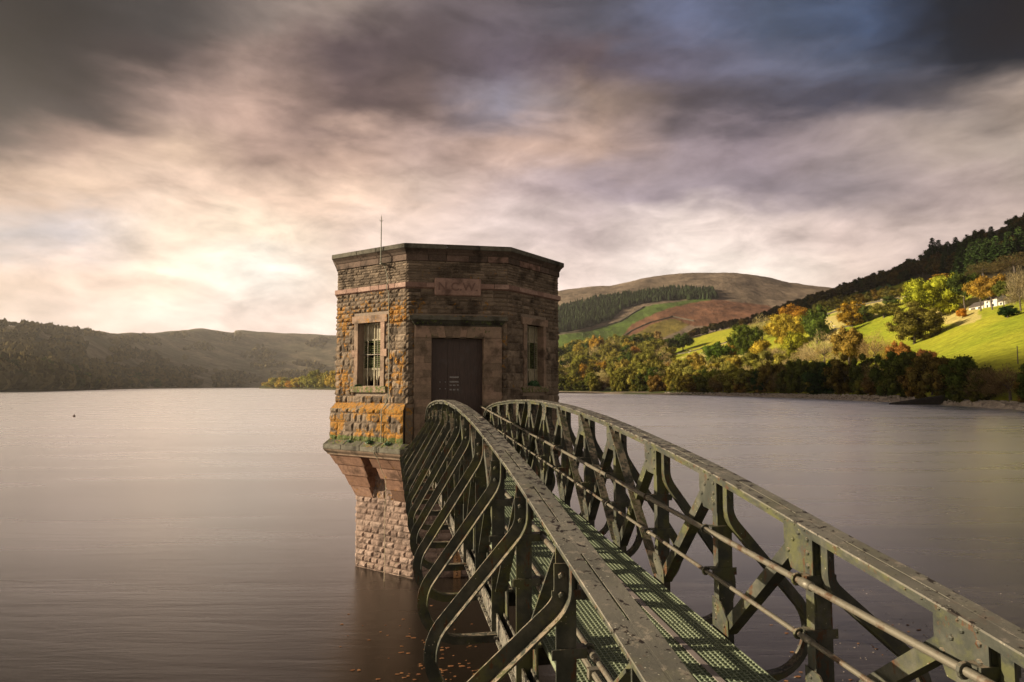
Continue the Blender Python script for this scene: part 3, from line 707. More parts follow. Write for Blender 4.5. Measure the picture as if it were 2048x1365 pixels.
# nearer trees under the left hill
random.seed(10)
for i in range(46):
    x = random.uniform(-60, 330); sh = np.interp(x, [-60, 0, 100, 190, 330], [786, 784, 782, 780, 778]); d_ = random.random()
    yb = sh - 1 - d_ * np.interp(x, [-60, 0, 150, 330], [60, 55, 30, 12])
    ptree(left_hill, random.choice(['round', 'oak', 'bush']), x, yb, yb - np.interp(x, [0, 150, 330], [34, 22, 13]) * random.uniform(.8, 1.2), np.interp(x, [0, 150, 330], [40, 28, 18]) * random.uniform(.8, 1.2),
          random.choice([DG, (.05,.05,.02), (.085,.065,.025), OL]), 'dark green tree at the foot of the wooded left hill', 'trees at the foot of the left hill')
random.seed(12)
for i in range(26):
    x = -20 + i * 8; p = left_hill.at(x, np.interp(x, [0, 100, 190], [648, 655, 665]))
    tree('bush', p, random.uniform(5, 9), random.uniform(.8, 1.2), (.09, .07, .04), 'small tree on the skyline of the left hill', 'skyline trees on the left hill')
# far woods, nobody could count them
def mass(name, hill, pts, kind, hrange, label, cat, col):
    V, F, off = [], [], 0
    if kind == 'cone':
        cv = np.array([(math.cos(t)*.26, math.sin(t)*.26, .05) for t in np.linspace(0, 2*math.pi, 7)[:-1]] + [(math.cos(t+.5)*.16, math.sin(t+.5)*.16, .5) for t in np.linspace(0, 2*math.pi, 7)[:-1]] + [(0, 0, 1)])
        cf = [(i, (i+1) % 6, 6+(i+1) % 6, 6+i) for i in range(6)] + [(6+i, 6+(i+1) % 6, 12) for i in range(6)]
    else:
        cv = []; cf = []
        for j, (rr, zz) in enumerate(((.32, .05), (.55, .4), (.42, .78), (.12, .98))):
            cv += [(math.cos(t+j*.4)*rr, math.sin(t+j*.4)*rr, zz) for t in np.linspace(0, 2*math.pi, 8)[:-1]]
        cv = np.array(cv); cf = [(j*7+i, j*7+(i+1) % 7, (j+1)*7+(i+1) % 7, (j+1)*7+i) for j in range(3) for i in range(7)] + [tuple(range(21, 28))]
    for p in pts:
        h = random.uniform(*hrange); a = random.uniform(0, 6.28); c, s_ = math.cos(a), math.sin(a)
        vv = cv * (1 + .22*rng.normal(size=(len(cv), 1)) * (1 if kind != 'cone' else .3))
        vv = np.stack([vv[:, 0]*c - vv[:, 1]*s_, vv[:, 0]*s_ + vv[:, 1]*c, vv[:, 2]], 1) * h + np.array(p)
        V.append(vv); F += [tuple(i + off for i in f) for f in cf]; off += len(vv)
    me = bpy.data.meshes.new(name); me.from_pydata(np.concatenate(V).tolist(), [], F); me.materials.append(M['leaf'])
    o = bpy.data.objects.new(name, me); C.objects.link(o); o.color = (*col, 1)
    return tag(o, label, cat, kind='stuff')
random.seed(14); P = []
while len(P) < 2600:
    x, y = random.uniform(1095, 1440), random.uniform(576, 675)
    if inpoly(x, y, CONIF): P.append(mountain.at(x, y))
mass('conifer_plantation', mountain, P, 'cone', (12, 18), 'dark conifer plantation lying across the far mountain slope', 'plantation', (.035, .05, .024))
P = []
while len(P) < 4200:
    x = random.uniform(-80, 690); sk = np.interp(x, [0,100,190,270,335,400,462,480,580,680], [648,655,665,670,666,659,667,664,669,674]); sh = np.interp(x, [0, 190, 300, 690], [782, 779, 776, 774])
    y = random.uniform(sk + 4, sh); nz = mnoise.noise(Vector((x/55, y/16, 3)))
    if nz > np.interp(x, [0, 200, 400, 690], [-.15, .02, .15, .2]) - (.3 if y > 745 else 0): P.append(left_hill.at(x, y))
mass('woodland', left_hill, P, 'blob', (6, 11), 'brown green woodland covering the hazy left hills', 'woodland', (.13, .105, .055))
random.seed(15); n_ = 0
while n_ < 130:
    x, y = random.uniform(1112, 1640), random.uniform(690, 772)
    up_ = np.interp(x, [1112, 1240, 1330, 1345, 1420, 1500, 1640], [702, 696, 702, 748, 745, 735, 722])
    if y < up_ or (x > 1335 and random.random() < .3): continue
    n_ += 1; k = random.random(); kind = random.choice(['round', 'oak', 'tall', 'round', 'big']) if k < .85 else 'twig'
    ptree(near_hill, kind, x, y, y - random.uniform(26, 42), random.uniform(26, 46), random.choice([OL, OL, GO, (.17,.15,.035), (.09,.09,.02), (.16,.14,.04), (.2,.17,.05), DG, (.25,.2,.05)]) if kind != 'twig' else TW,
          'olive or gold autumn tree among the many behind the shore bushes' if kind != 'twig' else 'small bare tree among the many behind the shore bushes', 'trees behind the shore bushes' if kind != 'twig' else 'bare trees behind the shore bushes')

# ---- unseen clouds added far left, shaped to keep sun off shore band and ridge
M['added_shade_cloud'] = material('added_shade_cloud', lambda n: setb(n, (.8, .78, .76), 1))
def added_shade_cloud(y0, y1, h0, h1, seed, label):
    X0 = -2350; t = math.tan(SUN_EL) / math.sin(SUN_AZ); sh = -math.cos(SUN_AZ) / math.sin(SUN_AZ)
    dz = -X0 * t; dy = X0 * -math.cos(SUN_AZ) / math.sin(SUN_AZ)
    m = MB(); n = 60; ny = 10; vs = []
    for i in range(n + 1):
        f = i / n; y = y0 + (y1 - y0)*f; e = min(1, 6*f, 6*(1-f)) ** .5
        top = h1 + 9*mnoise.fractal(Vector((y/70, seed, 0)), 1, 2, 4); bot = h0 + 7*mnoise.fractal(Vector((y/60, seed, 9)), 1, 2, 4)
        c_, r_ = (top+bot)/2, max(.5, (top-bot)/2*e)
        for k in range(ny):
            a = 2*math.pi*k/ny; vs.append((X0 + math.cos(a)*60*e, y - dy*0 + X0*math.cos(SUN_AZ)/math.sin(SUN_AZ)*-1, c_ + dz + math.sin(a)*r_))
    fs = [(i*ny+k, i*ny+(k+1) % ny, (i+1)*ny+(k+1) % ny, (i+1)*ny+k) for i in range(n) for k in range(ny)] + [tuple(range(ny))[::-1], tuple(n*ny+k for k in range(ny))]
    m.add(vs, fs); return tag(m.build('added_shade_cloud', M['added_shade_cloud'], smooth=True), kind='structure')
added_shade_cloud(10, 330, 18, 44, 1, '')
added_shade_cloud(300, 1050, 158, 420, 2, '')

# dry stone field walls
M['drywall'] = material('dry_stone', lambda n: setb(n, n.mix(n.noise(n.pos, 1.2, 5), (.05, .045, .03), (.16, .14, .10)), .95))
def fieldwall(hill, path, h, wd, label, name='field_wall'):
    P = []
    for (x0, y0), (x1, y1) in zip(path, path[1:]):
        n = max(2, int(math.hypot(x1-x0, y1-y0) / 4))
        for i in range(n): P.append(hill.at(x0 + (x1-x0)*i/n, y0 + (y1-y0)*i/n))
    m = MB(); vs = []
    for i, p in enumerate(P):
        d_ = (P[min(i+1, len(P)-1)] - P[max(i-1, 0)]); sd = Vector((-d_.y, d_.x, 0)).normalized() * wd * .5; hh = h * random.uniform(.75, 1.15)
        vs += [p - sd - Vector((0, 0, .4)), p + sd - Vector((0, 0, .4)), p + sd*.7 + Vector((0, 0, hh)), p - sd*.7 + Vector((0, 0, hh))]
    m.add(vs, [(i*4+k, i*4+(k+1) % 4, (i+1)*4+(k+1) % 4, (i+1)*4+k) for i in range(len(P)-1) for k in range(4)] + [(3, 2, 1, 0), tuple(4*(len(P)-1)+k for k in range(4))])
    return tag(m.build(name, M['drywall']), label, 'wall', kind='thing')
fieldwall(near_hill, [(1334, 713), (1370, 707), (1410, 697), (1452, 686), (1490, 676)], 1.0, .7, 'low dark stone wall crossing the narrow meadow above the holly')
fieldwall(near_hill, [(1625, 640), (1660, 628), (1700, 615), (1760, 604), (1840, 592)], 1.0, .7, 'stone wall at the feet of the hedgerow oaks')
fieldwall(near_hill, [(1652, 666), (1690, 655), (1712, 650)], .9, .7, 'short broken wall under the gold orange oak')
fieldwall(mountain, [(1232, 692), (1246, 674), (1264, 662), (1300, 646), (1345, 634), (1392, 644)], 2.2, 3, 'dark wall that bounds the ochre field on the far mountain')
fieldwall(mountain, [(1120, 668), (1180, 661), (1238, 645), (1262, 630), (1292, 612)], 2.5, 4, 'hedge line between the far green field and the plantation')
# ---------------------------------------------------------------- sheep, farmhouse, pole, slipway, buoy
M['wool'] = material('wool', lambda n: setb(n, n.mix(n.noise(n.obj, 20, 3), (.5, .45, .36), (.72, .68, .58)), .95))
def sheep_mesh():
    b = bmesh.new()
    bmesh.ops.create_icosphere(b, subdivisions=2, radius=.5, matrix=Matrix.Translation((0, 0, .62)) @ Matrix.Diagonal((1.15, .55, .58, 1)))
    bmesh.ops.create_icosphere(b, subdivisions=1, radius=.16, matrix=Matrix.Translation((.72, 0, .78)) @ Matrix.Diagonal((1.4, .8, .9, 1)))
    for sx in (-.35, .35):
        for sy in (-.14, .14): bmesh.ops.create_cone(b, cap_ends=True, segments=6, radius1=.04, radius2=.06, depth=.42, matrix=Matrix.Translation((sx, sy, .2)))
    for v in b.verts: v.co += Vector((random.uniform(-.015, .015),)*3)
    me = bpy.data.meshes.new('sheep'); b.to_mesh(me); me.materials.append(M['wool']); return me
sm = sheep_mesh(); random.seed(21)
for i in range(44):
    if i < 14: x, y, lb, g = random.uniform(1640, 1668), random.uniform(628, 664), 'white sheep grazing the tan meadow left of the gold orange oak', 'sheep left of the gold orange oak'
    elif i < 26: x, y, lb, g = random.uniform(1372, 1420), random.uniform(700, 716), 'white sheep grazing the narrow meadow behind the holly', 'sheep in the narrow meadow'
    elif i < 34: x, y, lb, g = random.uniform(1738, 1775), random.uniform(596, 604), 'white sheep resting under the hedgerow oaks', 'sheep under the hedgerow'
    else: x, y, lb, g = random.uniform(1160, 1225), random.uniform(664, 680), 'tiny white sheep in the far green field', 'sheep in the far green field'
    p = (mountain if i >= 34 else near_hill).at(x, y)
    o = bpy.data.objects.new('sheep', sm); C.objects.link(o); o.location = p; o.rotation_euler.z = random.uniform(0, 6.28); o.scale = (1.3,)*3 if i >= 34 else (1.25,)*3
    tag(o, lb, 'sheep', g)

M['whitewash'] = material('whitewash', lambda n: setb(n, n.mix(n.rng(n.noise(n.obj, .9, 5), .45, .7), (.72, .68, .6), (.45, .40, .33)), .9))
M['slate'] = material('roof_slate', lambda n: setb(n, n.mix(n.noise(n.obj, 1.4, 5), (.05, .04, .035), (.12, .10, .085)), .8))
M['glass'] = material('dark_glass', lambda n: setb(n, (.03, .04, .05), .15))
hp = near_hill.at(1938, 621); hr = near_hill.at(2006, 611); hd = Vector((hr.x-hp.x, hr.y-hp.y, 0)); L = hd.length; ang = math.atan2(hd.y, hd.x)
hz = min(hp.z, hr.z) - .3
house = tag(empty('farmhouse', (hp.x, hp.y, hz), ang), 'white farmhouse with dark slate barn roof above the meadow', 'farmhouse')
ux = L / 70.0
def gable(m, x0, x1, y0, y1, z0, ze, zr): # ridge along x
    ym = (y0+y1)/2; m.add([(x0,y0,z0),(x1,y0,z0),(x1,y1,z0),(x0,y1,z0),(x0,y0,ze),(x1,y0,ze),(x1,y1,ze),(x0,y1,ze),(x0,ym,zr),(x1,ym,zr)],
        [(0,3,2,1),(0,1,5,4),(2,3,7,6),(1,2,6,9,5),(3,0,4,8,7),(4,5,9,8),(6,7,8,9)])
m = MB(); gable(m, 0, 30*ux, 0, 5, 0, 2.0, 4.2); gable(m, 30.5*ux, 56*ux, .6, 5.6, 0, 4.0, 5.6); gable(m, 56.5*ux, 70*ux, 1, 5, 0, 2.4, 3.6); m.build('wall', M['whitewash'], house)
rf = MB()
for (x0, x1, y0, y1, ze, zr) in ((-.4, 30*ux-.02, -.3, 5.3, 1.9, 4.32), (30.5*ux, 56*ux+.2, .3, 5.9, 3.9, 5.72), (56.6*ux, 70*ux+.3, .7, 5.3, 2.3, 3.72)):
    ym = (y0+y1)/2
    for ya in (y0, y1): rf.hexa([(x0, ya, ze-.02), (x1, ya, ze-.02), (x1, ym, zr-.02), (x0, ym, zr-.02)], [(x0, ya, ze+.16), (x1, ya, ze+.16), (x1, ym, zr+.16), (x0, ym, zr+.16)])
roof = rf.build('roof', M['slate'], house)
ch = MB(); ch.box(31.5*ux, 31.5*ux+.9, 2.6, 3.5, 5.2, 6.9); ch.box(54*ux-.6, 54*ux+.3, 2.6, 3.5, 5.2, 6.7); ch.build('chimney', M['whitewash'], roof)
for wx, wz, ww, wh, wy in ((4, .15, 10, 1.5, -.04), (20, .7, 4, .9, -.04), (35, 2.6, 3, .9, .56), (45, 2.6, 3, .9, .56), (35, .8, 3, 1.1, .56), (47, .8, 3, 1.1, .56), (60, .9, 3.5, .9, .96)):
    q = MB(); q.box(wx*ux, (wx+ww)*ux, wy, wy+.06, wz, wz+wh)
    fo = q.build('window' if ww < 9 else 'barn_door', M['glass'] if ww < 9 else M['slate'], house)
# wooden pole in the meadow
pp = near_hill.at(2036, 728); m = MB(); m.tube([(0, 0, -.5), (0, 0, 36 * depth(pp) / F_PX)], [.13, .09], 8)
o = m.build('utility_pole', M['bark']); o.location = pp; tag(o, 'plain wooden pole standing in the large meadow at the right edge', 'pole')
# stone slipway running down the beach
a_, b_ = near_hill.at(1905, 797.0), Vector((*(ray(1795, 809.5)[:2] * (-CZ / ray(1795, 809.5)[2])), -.15))
m = MB(); up = Vector((0, 0, 1)); d_ = (b_ - a_); sd = d_.cross(up).normalized() * 1.3; a2 = a_ + Vector((0, 0, .25)) - d_*.1; b2 = b_ + d_ * .1
m.hexa([a2 - sd - up*1.2, a2 + sd - up*1.2, b2 + sd - up*1.2, b2 - sd - up*1.2], [a2 - sd + up*.25, a2 + sd + up*.25, b2 + sd + up*.3, b2 - sd + up*.3])
for k in (-1, 1): m.hexa([a2 + sd*k - sd*.1 + up*.26, a2 + sd*k + sd*.1 + up*.26, b2 + sd*k + sd*.1 + up*.31, b2 + sd*k - sd*.1 + up*.31], [a2 + sd*k - sd*.1 + up*.7, a2 + sd*k + sd*.1 + up*.7, b2 + sd*k + sd*.1 + up*.6, b2 + sd*k - sd*.1 + up*.6])
M['dampstone'] = material('damp_stone', lambda n: setb(n, n.mix(n.noise(n.pos, 1.5, 5), (.02, .018, .015), (.06, .05, .042)), .7))
tag(m.build('slipway', M['dampstone']), 'dark stone slipway sloping down the far right beach into the water', 'slipway')
# boulders on the beach
M['cobble'] = material('beach_stone', lambda n: setb(n, n.mix(n.noise(n.pos, .8, 4), (.18, .15, .12), (.50, .43, .37)), .9))
m = MB(); random.seed(31)
for i in range(5200):
    x = 1330 + 900 * random.random() ** .8; a0 = np.interp(x, [1330,1640,1780,1900,2048,2300], [790,799.5,806,811.5,821,836]); b0 = np.interp(x, [1330,1640,1780,1900,2048,2300], [785,789,791,799,806,816])
    y = random.uniform(b0, a0); p = near_hill.at(x, y); s_ = random.uniform(.12, .42) * (2 if random.random() < .02 else 1)
    q = [(-1,-.8,0),(1,-.7,0),(.9,.8,0),(-.8,.9,0),(-.6,-.5,.8),(.6,-.4,.9),(.5,.5,.8),(-.5,.6,.7)]; a = random.uniform(0, 6.28)
    m.add([(p.x + (c[0]*math.cos(a)-c[1]*math.sin(a))*s_, p.y + (c[0]*math.sin(a)+c[1]*math.cos(a))*s_, p.z - .05 + c[2]*s_) for c in q], [(4,5,6,7),(0,1,5,4),(1,2,6,5),(2,3,7,6),(3,0,4,7)])
tag(m.build('beach_stones', M['cobble']), 'grey brown stones of the beach along the far right shore', 'stones', kind='stuff')
# buoy
r = ray(148, 834); p = r * (-CZ / r[2]); bm_ = bmesh.new(); bmesh.ops.create_uvsphere(bm_, u_segments=12, v_segments=8, radius=.17)
bmesh.ops.create_cone(bm_, cap_ends=True, segments=8, radius1=.05, radius2=.03, depth=.2, matrix=Matrix.Translation((0, 0, .22)))
me = bpy.data.meshes.new('buoy'); bm_.to_mesh(me); me.materials.append(material('buoy_paint', lambda n: setb(n, (.12, .06, .04), .6)))
o = bpy.data.objects.new('buoy', me); C.objects.link(o); o.location = (p[0], p[1], .06); tag(o, 'small dark round buoy floating alone on the bright left water', 'buoy')
# drifting leaves and foam close to the bridge
M['deadleaf'] = material('dead_leaf', lambda n: setb(n, n.mix(n.n.new('ShaderNodeNewGeometry').outputs['Random Per Island'], (.16, .06, .02), (.30, .14, .05)), .7))
def floaters(name, mat, regs, n, smin, smax, label, cat, z):
    m = MB()
    for i in range(n):
        x0, x1, y0, y1 = random.choice(regs); r = ray(random.uniform(x0, x1), random.uniform(y0, y1)); p = r * (-CZ / r[2]); s_ = random.uniform(smin, smax); a = random.uniform(0, 6.28)
        vs = []
        for k in range(7):
            t = 2*math.pi*k/7 + a; rr = s_ * random.uniform(.4, 1); vs.append((p[0] + math.cos(t)*rr, p[1] + math.sin(t)*rr*.6, z))
        m.add(vs + [(v[0], v[1], z - .004) for v in vs], [tuple(range(7)), tuple(range(7, 14))[::-1]] + [(k, k+7, (k+1) % 7+7, (k+1) % 7) for k in range(7)])
    return tag(m.build(name, mat), label, cat, kind='stuff')
random.seed(33)
floaters('floating_leaves', M['deadleaf'], [(680, 960, 1180, 1365), (1540, 2000, 1250, 1365), (800, 960, 1250, 1365)], 130, .015, .055, 'brown autumn leaves drifting on the dark water beside the bridge', 'leaves', .008)

M['foam'] = material('foam', lambda n: setb(n, (.42, .36, .32), .8))
random.seed(35)
floaters('foam', M['foam'], [(1560, 1760, 1080, 1200), (1700, 2040, 1120, 1300), (1560, 1900, 1240, 1365)], 170, .006, .022, 'pale flecks of foam on the dark water right of the bridge', 'foam', .006)

# ---------------------------------------------------------------- valve tower
TC = (1.547, 18.47); WA = 2.92           # centre in bridge coordinates (u, s), apothem of the wall
def W2(u, s_): c, s = math.cos(PSI), math.sin(PSI); return (u*c - s_*s, u*s + s_*c)
TK = .8843; tx, ty = W2(TC[0]*TK, TC[1]*TK)
tower = tag(empty('valve_tower', (tx, ty, 0), PSI), 'octagonal stone valve tower rising from the water at the end of the bridge', 'tower')
tower.scale = (TK, TK, TK)
def oct_(ap, z, n=8):                    # corners, counter-clockwise; face k is between corner k and k+1; face 0 = front
    R0 = ap / math.cos(math.pi / 8)
    return [(R0*math.sin(R_(-22.5 + 45*k)), -R0*math.cos(R_(-22.5 + 45*k)), z) for k in range(8)]
def ring(m, ap, z0, z1, ap1=None, inner=None, col=None, faces=range(8), blocks=None):
    """octagonal band; separate dressed blocks when blocks is a length"""
    ap1 = ap1 if ap1 is not None else ap; inner = inner or ap - .3
    lo, hi, li, hi2 = oct_(ap, z0), oct_(ap1, z1), oct_(inner, z0), oct_(inner, z1)
    for k in faces:
        j = (k + 1) % 8; n = 1
        if blocks: n = max(1, round(math.dist(lo[k], lo[j]) / blocks))
        cuts = [0] + sorted(min(.97, max(.03, (i + random.uniform(-.18, .18)) / n)) for i in range(1, n)) + [1]
        g = .0025
        for a, b in zip(cuts, cuts[1:]):
            a += g if a > 0 else 0; b -= g if b < 1 else 0
            L_ = lambda P, Q, t: tuple(P[i]*(1-t)+Q[i]*t for i in range(3))
            c_ = col(k) if callable(col) else (random.uniform(.15, .85), *(col or (0, 0)))
            m.hexa([L_(lo[k], lo[j], a), L_(lo[k], lo[j], b), L_(li[k], li[j], b), L_(li[k], li[j], a)],
                   [L_(hi[k], hi[j], a), L_(hi[k], hi[j], b), L_(hi2[k], hi2[j], b), L_(hi2[k], hi2[j], a)], c_)
def face_frame(k, ap):
    c = oct_(ap, 0); P, Q = Vector(c[k]), Vector(c[(k+1) % 8]); T = (Q - P).normalized(); N = Vector((T.y, -T.x, 0)); return P, T, N, (Q - P).length
def stones(m, k, ap, rows_, holes=(), lmin=.2, lmax=.42, pitch=.028, lichen=lambda t, z, k: (0, 0), cell=.045, drafted=True):
    P, T, N, Ln = face_frame(k, ap)
    for z0, z1 in rows_:
        spans = [(0, Ln)]
        for (h0, h1, a0, a1) in holes:
            if z1 > a0 + .01 and z0 < a1 - .01:
                new = []
                for (s0, s1) in spans:
                    if h1 <= s0 or h0 >= s1: new.append((s0, s1)); continue
                    if h0 > s0 + .03: new.append((s0, h0))
                    if h1 < s1 - .03: new.append((h1, s1))
                spans = new
        for s0, s1 in spans:
            t = s0
            while t < s1 - .01:
                l = random.uniform(lmin, lmax); e = t + l
                if s1 - e < lmin * .6: e = s1
                g = .004; a, b = t + g, e - g; za, zb = z0 + g, z1 - g
                nu, nv = max(3, int((b-a)/cell)), max(3, int((zb-za)/cell)); tint = min(1, max(0, random.gauss(.45, .22)))
                sd = random.uniform(0, 99); rise = random.uniform(.35, 1.1) * pitch; tl = random.uniform(-.4, .4)
                vs, cs = [], []
                for j in range(nv+1):
                    for i in range(nu+1):
                        fu, fv = i/nu, j/nv; tt, zz = a + (b-a)*fu, za + (zb-za)*fv
                        e_ = min(fu*(b-a), (1-fu)*(b-a), fv*(zb-za), (1-fv)*(zb-za)) / .022
                        mask = min(1, e_); hgt = rise * mask * (1 + tl*(fu-.5) + .9*mnoise.noise(Vector((tt*9, zz*9, sd)))) + mask*.012*mnoise.noise(Vector((tt*28, zz*28, sd)))
                        q = P + T*tt + N*(hgt + .004); vs.append((q.x, q.y, zz)); lv = lichen(tt, zz, k); cs.append((tint, lv[0], lv[1]))
                n0 = len(vs)
                fs = [(j*(nu+1)+i, j*(nu+1)+i+1, (j+1)*(nu+1)+i+1, (j+1)*(nu+1)+i) for j in range(nv) for i in range(nu)]
                # sides back into the wall
                rim = [i for i in range(nu+1)] + [j*(nu+1)+nu for j in range(1, nv+1)] + [nv*(nu+1)+i for i in range(nu-1, -1, -1)] + [j*(nu+1) for j in range(nv-1, 0, -1)]
                for i in rim:
                    v = vs[i]; vs.append((v[0]-N.x*.03, v[1]-N.y*.03, v[2])); cs.append((tint*.6, 0, 0))
                nr = len(rim)
                fs += [(rim[(i+1) % nr], rim[i], n0+i, n0+(i+1) % nr) for i in range(nr)]
                m.add(vs, fs, cs); t = e
def backing(m, k, ap, z0, z1, holes):
    """the wall behind the stones, with the openings left out"""
    P, T, N, Ln = face_frame(k, ap)
    ts = sorted({0, Ln, *[h[0] for h in holes], *[h[1] for h in holes]}); zs = sorted({z0, z1, *[h[2] for h in holes], *[h[3] for h in holes]})
    for a, b in zip(ts, ts[1:]):
        for c, d_ in zip(zs, zs[1:]):
            mt, mz = (a+b)/2, (c+d_)/2
            if any(h[0] < mt < h[1] and h[2] < mz < h[3] for h in holes): continue
            lo = [P + T*a, P + T*b, P + T*b - N*.38, P + T*a - N*.38]
            m.hexa([(p.x, p.y, c) for p in lo], [(p.x, p.y, d_) for p in lo])
Z = lambda r: r + 4.58
FL = 2.42
WIN = [(.815, 1.605, Z(.01), Z(1.56))]; DOOR = [(.593, 1.842, Z(-.93), Z(1.15))]
WHOLE = {0: [(.15, 2.27, Z(-1.3), Z(1.67))], 1: [(.60, 1.82, Z(-.15), Z(1.74))], 7: [(.60, 1.82, Z(-.15), Z(1.74))]}
HOLE = {0: DOOR, 1: WIN, 7: WIN}
SH = {0: [(.19, 2.28, Z(-1.4), Z(1.67)), (.65, 1.77, Z(2.15), Z(2.58))]}
SH[1] = SH[7] = [(.68, 1.74, Z(-.15), Z(1.56)), (.60, 1.82, Z(1.56), Z(1.74))]
def rows_between(a, b, h):
    n = max(1, round((b-a)/h)); return [(a + (b-a)*i/n, a + (b-a)*(i+1)/n) for i in range(n)]
def lich(t, z, k):
    r = z - 4.58; nz = mnoise.noise(Vector((t*2+k*5, z*2, k))); l = 0; mo = 0
    base = {7: 1.0, 0: .62, 1: .45}.get(k, .5)
    l = (.46 if k == 7 else .26) * base
    if 1.5 < r < 2.05: l = .62 * base
    if r < .9 and k == 7: l = max(l, .54)
    if r < .1: l = max(l, .5 if k == 7 else .25)
    if r < -.4: l = .82 if k == 7 else .4
    if k == 0 and t < .4 and r < 2.1: l = max(l, .42)
    if k == 0 and r < 1.6 and t > 2: l = .45
    if r > 2.45: l = .32 if k == 0 else .16
    if k == 7 and t > 1.75 and r < 1.7: l = max(l, .46)
    if r < -1.2: mo = .6
    return (min(1, max(0, l + nz*.28)), mo)
# face 7 is the left chamfer: its corner k=7 is the far left one, so t runs from far (0) to near (2.42)
random.seed(41)
wall, back = MB(), MB()
for k in range(8):
    vis = k in (0, 1, 7)
    hs = HOLE.get(k, []); backing(back, k, WA - .012, Z(-1.35), Z(3.0), hs)
    if k in (3, 4, 5): rowset = rows_between(Z(-.42), Z(2.33), .2) + rows_between(Z(2.46), Z(2.99), .13); cell = .12
    else: rowset = rows_between(Z(2.455), Z(2.99), .068) + rows_between(Z(1.42), Z(2.33), .096) + rows_between(Z(-.42), Z(1.42), .176); cell = .04
    small = [r for r in rowset if r[1]-r[0] < .1]; big = [r for r in rowset if r[1]-r[0] >= .1]
    stones(wall, k, WA, small, SH.get(k, []), .16, .42, .020, lich, cell*.7)
    stones(wall, k, WA, big, SH.get(k, []), .16, .36, .034, lich, cell)
wo = wall.build('wall', M['rock'], tower, attr=True); back.build('wall_core', M['mortar'], wo)
# battered plinth
pl = MB(); lc = lambda t, z, k: ((1 if k == 7 else .5) * (.66 + .75*mnoise.noise(Vector((t*2.2, z*2.6, k)))), .75 if z < Z(-1.22) else (.45 if z > Z(-.62) else .1))
for k in range(8):
    if k == 0:
        continue
    stones(pl, k, WA + .125, rows_between(Z(-.66), Z(-.545), .12) + rows_between(Z(-1.34), Z(-.66), .228), (), .18, .38, .03, lc, .045 if k in (1, 7) else .1)
ring(pl, WA + .125, Z(-.55), Z(-.41), WA + .005, WA - .2, col=lambda k: (random.uniform(.3, 1), .75 if k == 7 else .4, .3), faces=[k for k in range(1, 8)], blocks=.42)
pc = MB(); ring(pc, WA + .118, Z(-1.4), Z(-.55), inner=WA - .2, faces=range(1, 8))
P, T, N, _ = face_frame(0, WA)
for k0, (a, b) in enumerate(((0, .17), (2.25, FL))):                # returns of the plinth either side of the door
    q = [P + T*a + N*.11, P + T*b + N*.11, P + T*b - N*.1, P + T*a - N*.1]; pl.hexa([(v.x, v.y, Z(-1.38)) for v in q], [(v.x, v.y, Z(-.5)) for v in q], (.4, .55, .1))
po = pl.build('plinth', M['rock'], tower, attr=True); pc.build('plinth_core', M['mortar'], po)
# ledge with rounded underside
lg = MB()
ring(lg, WA + .29, Z(-1.555), Z(-1.44), inner=WA - .3, col=lambda k: (random.uniform(.7, 1), .3, .3), blocks=.7)
ring(lg, WA + .285, Z(-1.44), Z(-1.33), WA + .14, WA - .3, col=lambda k: (random.uniform(.5, 1), .45, .5), blocks=.7)
lo_ = bevel(lg.build('ledge', M['cap'], tower, attr=True), .012)
lm = MB(); rr = [(.285, -1.557), (.262, -1.60), (.225, -1.635), (.19, -1.665), (.18, -1.70)]
for (a0, z0), (a1, z1) in zip(rr, rr[1:]): ring(lm, WA + a1, Z(z1), Z(z0), WA + a0, WA - .4, col=lambda k: (.3, .25, .25))
lm.build('ledge_moulding', M['dress'], tower, attr=True)
# corbels, four stepped courses wrapping every corner
cb = MB(); PA = 2.37
steps = [(-1.70, -1.96, 3.06, 2.90), (-1.965, -2.24, 2.87, 2.72), (-2.245, -2.52, 2.69, 2.56), (-2.525, -2.80, 2.54, 2.40)]
for si, (zt, zb, at, ab) in enumerate(steps):
    for k in range(8):                      # corner k between face k-1 and face k
        gap = .14 + .075*si
        def cut(ap, k=k, gap=gap):
            R0 = ap / math.cos(math.pi/8); A = Vector((R0*math.sin(R_(-22.5+45*k)), -R0*math.cos(R_(-22.5+45*k)), 0))
            Tn = Vector((math.cos(R_(45*k)), math.sin(R_(45*k)), 0)); Tp = Vector((math.cos(R_(45*(k-1))), math.sin(R_(45*(k-1))), 0)); hl = ap*math.tan(math.pi/8)
            return A - Tp*(hl-gap), A, A + Tn*(hl-gap), Tn
        q1, A1, p1, Tn = cut(ab); q2, A2, p2, _ = cut(at); inn = Vector((math.sin(R_(-22.5+45*k)), -math.cos(R_(-22.5+45*k)), 0)) * (PA - .15)
        Nn = Vector((math.sin(R_(45*k)), -math.cos(R_(45*k)), 0)); Np = Vector((math.sin(R_(45*(k-1))), -math.cos(R_(45*(k-1))), 0))
        i1 = [q1 - Np*(ab-PA+.1), inn, p1 - Nn*(ab-PA+.1)]; i2 = [q2 - Np*(at-PA+.1), inn, p2 - Nn*(at-PA+.1)]
        lo4 = [q1, A1, p1, i1[2], i1[1], i1[0]]; hi4 = [q2, A2, p2, i2[2], i2[1], i2[0]]
        cb.hexa([(v.x, v.y, Z(zb)) for v in lo4], [(v.x, v.y, Z(zt)) for v in hi4], (random.uniform(0, 1), .34 if k in (7, 0) else .15, .15))
cbo = bevel(cb.build('corbels', M['string'], tower, attr=True), .008)
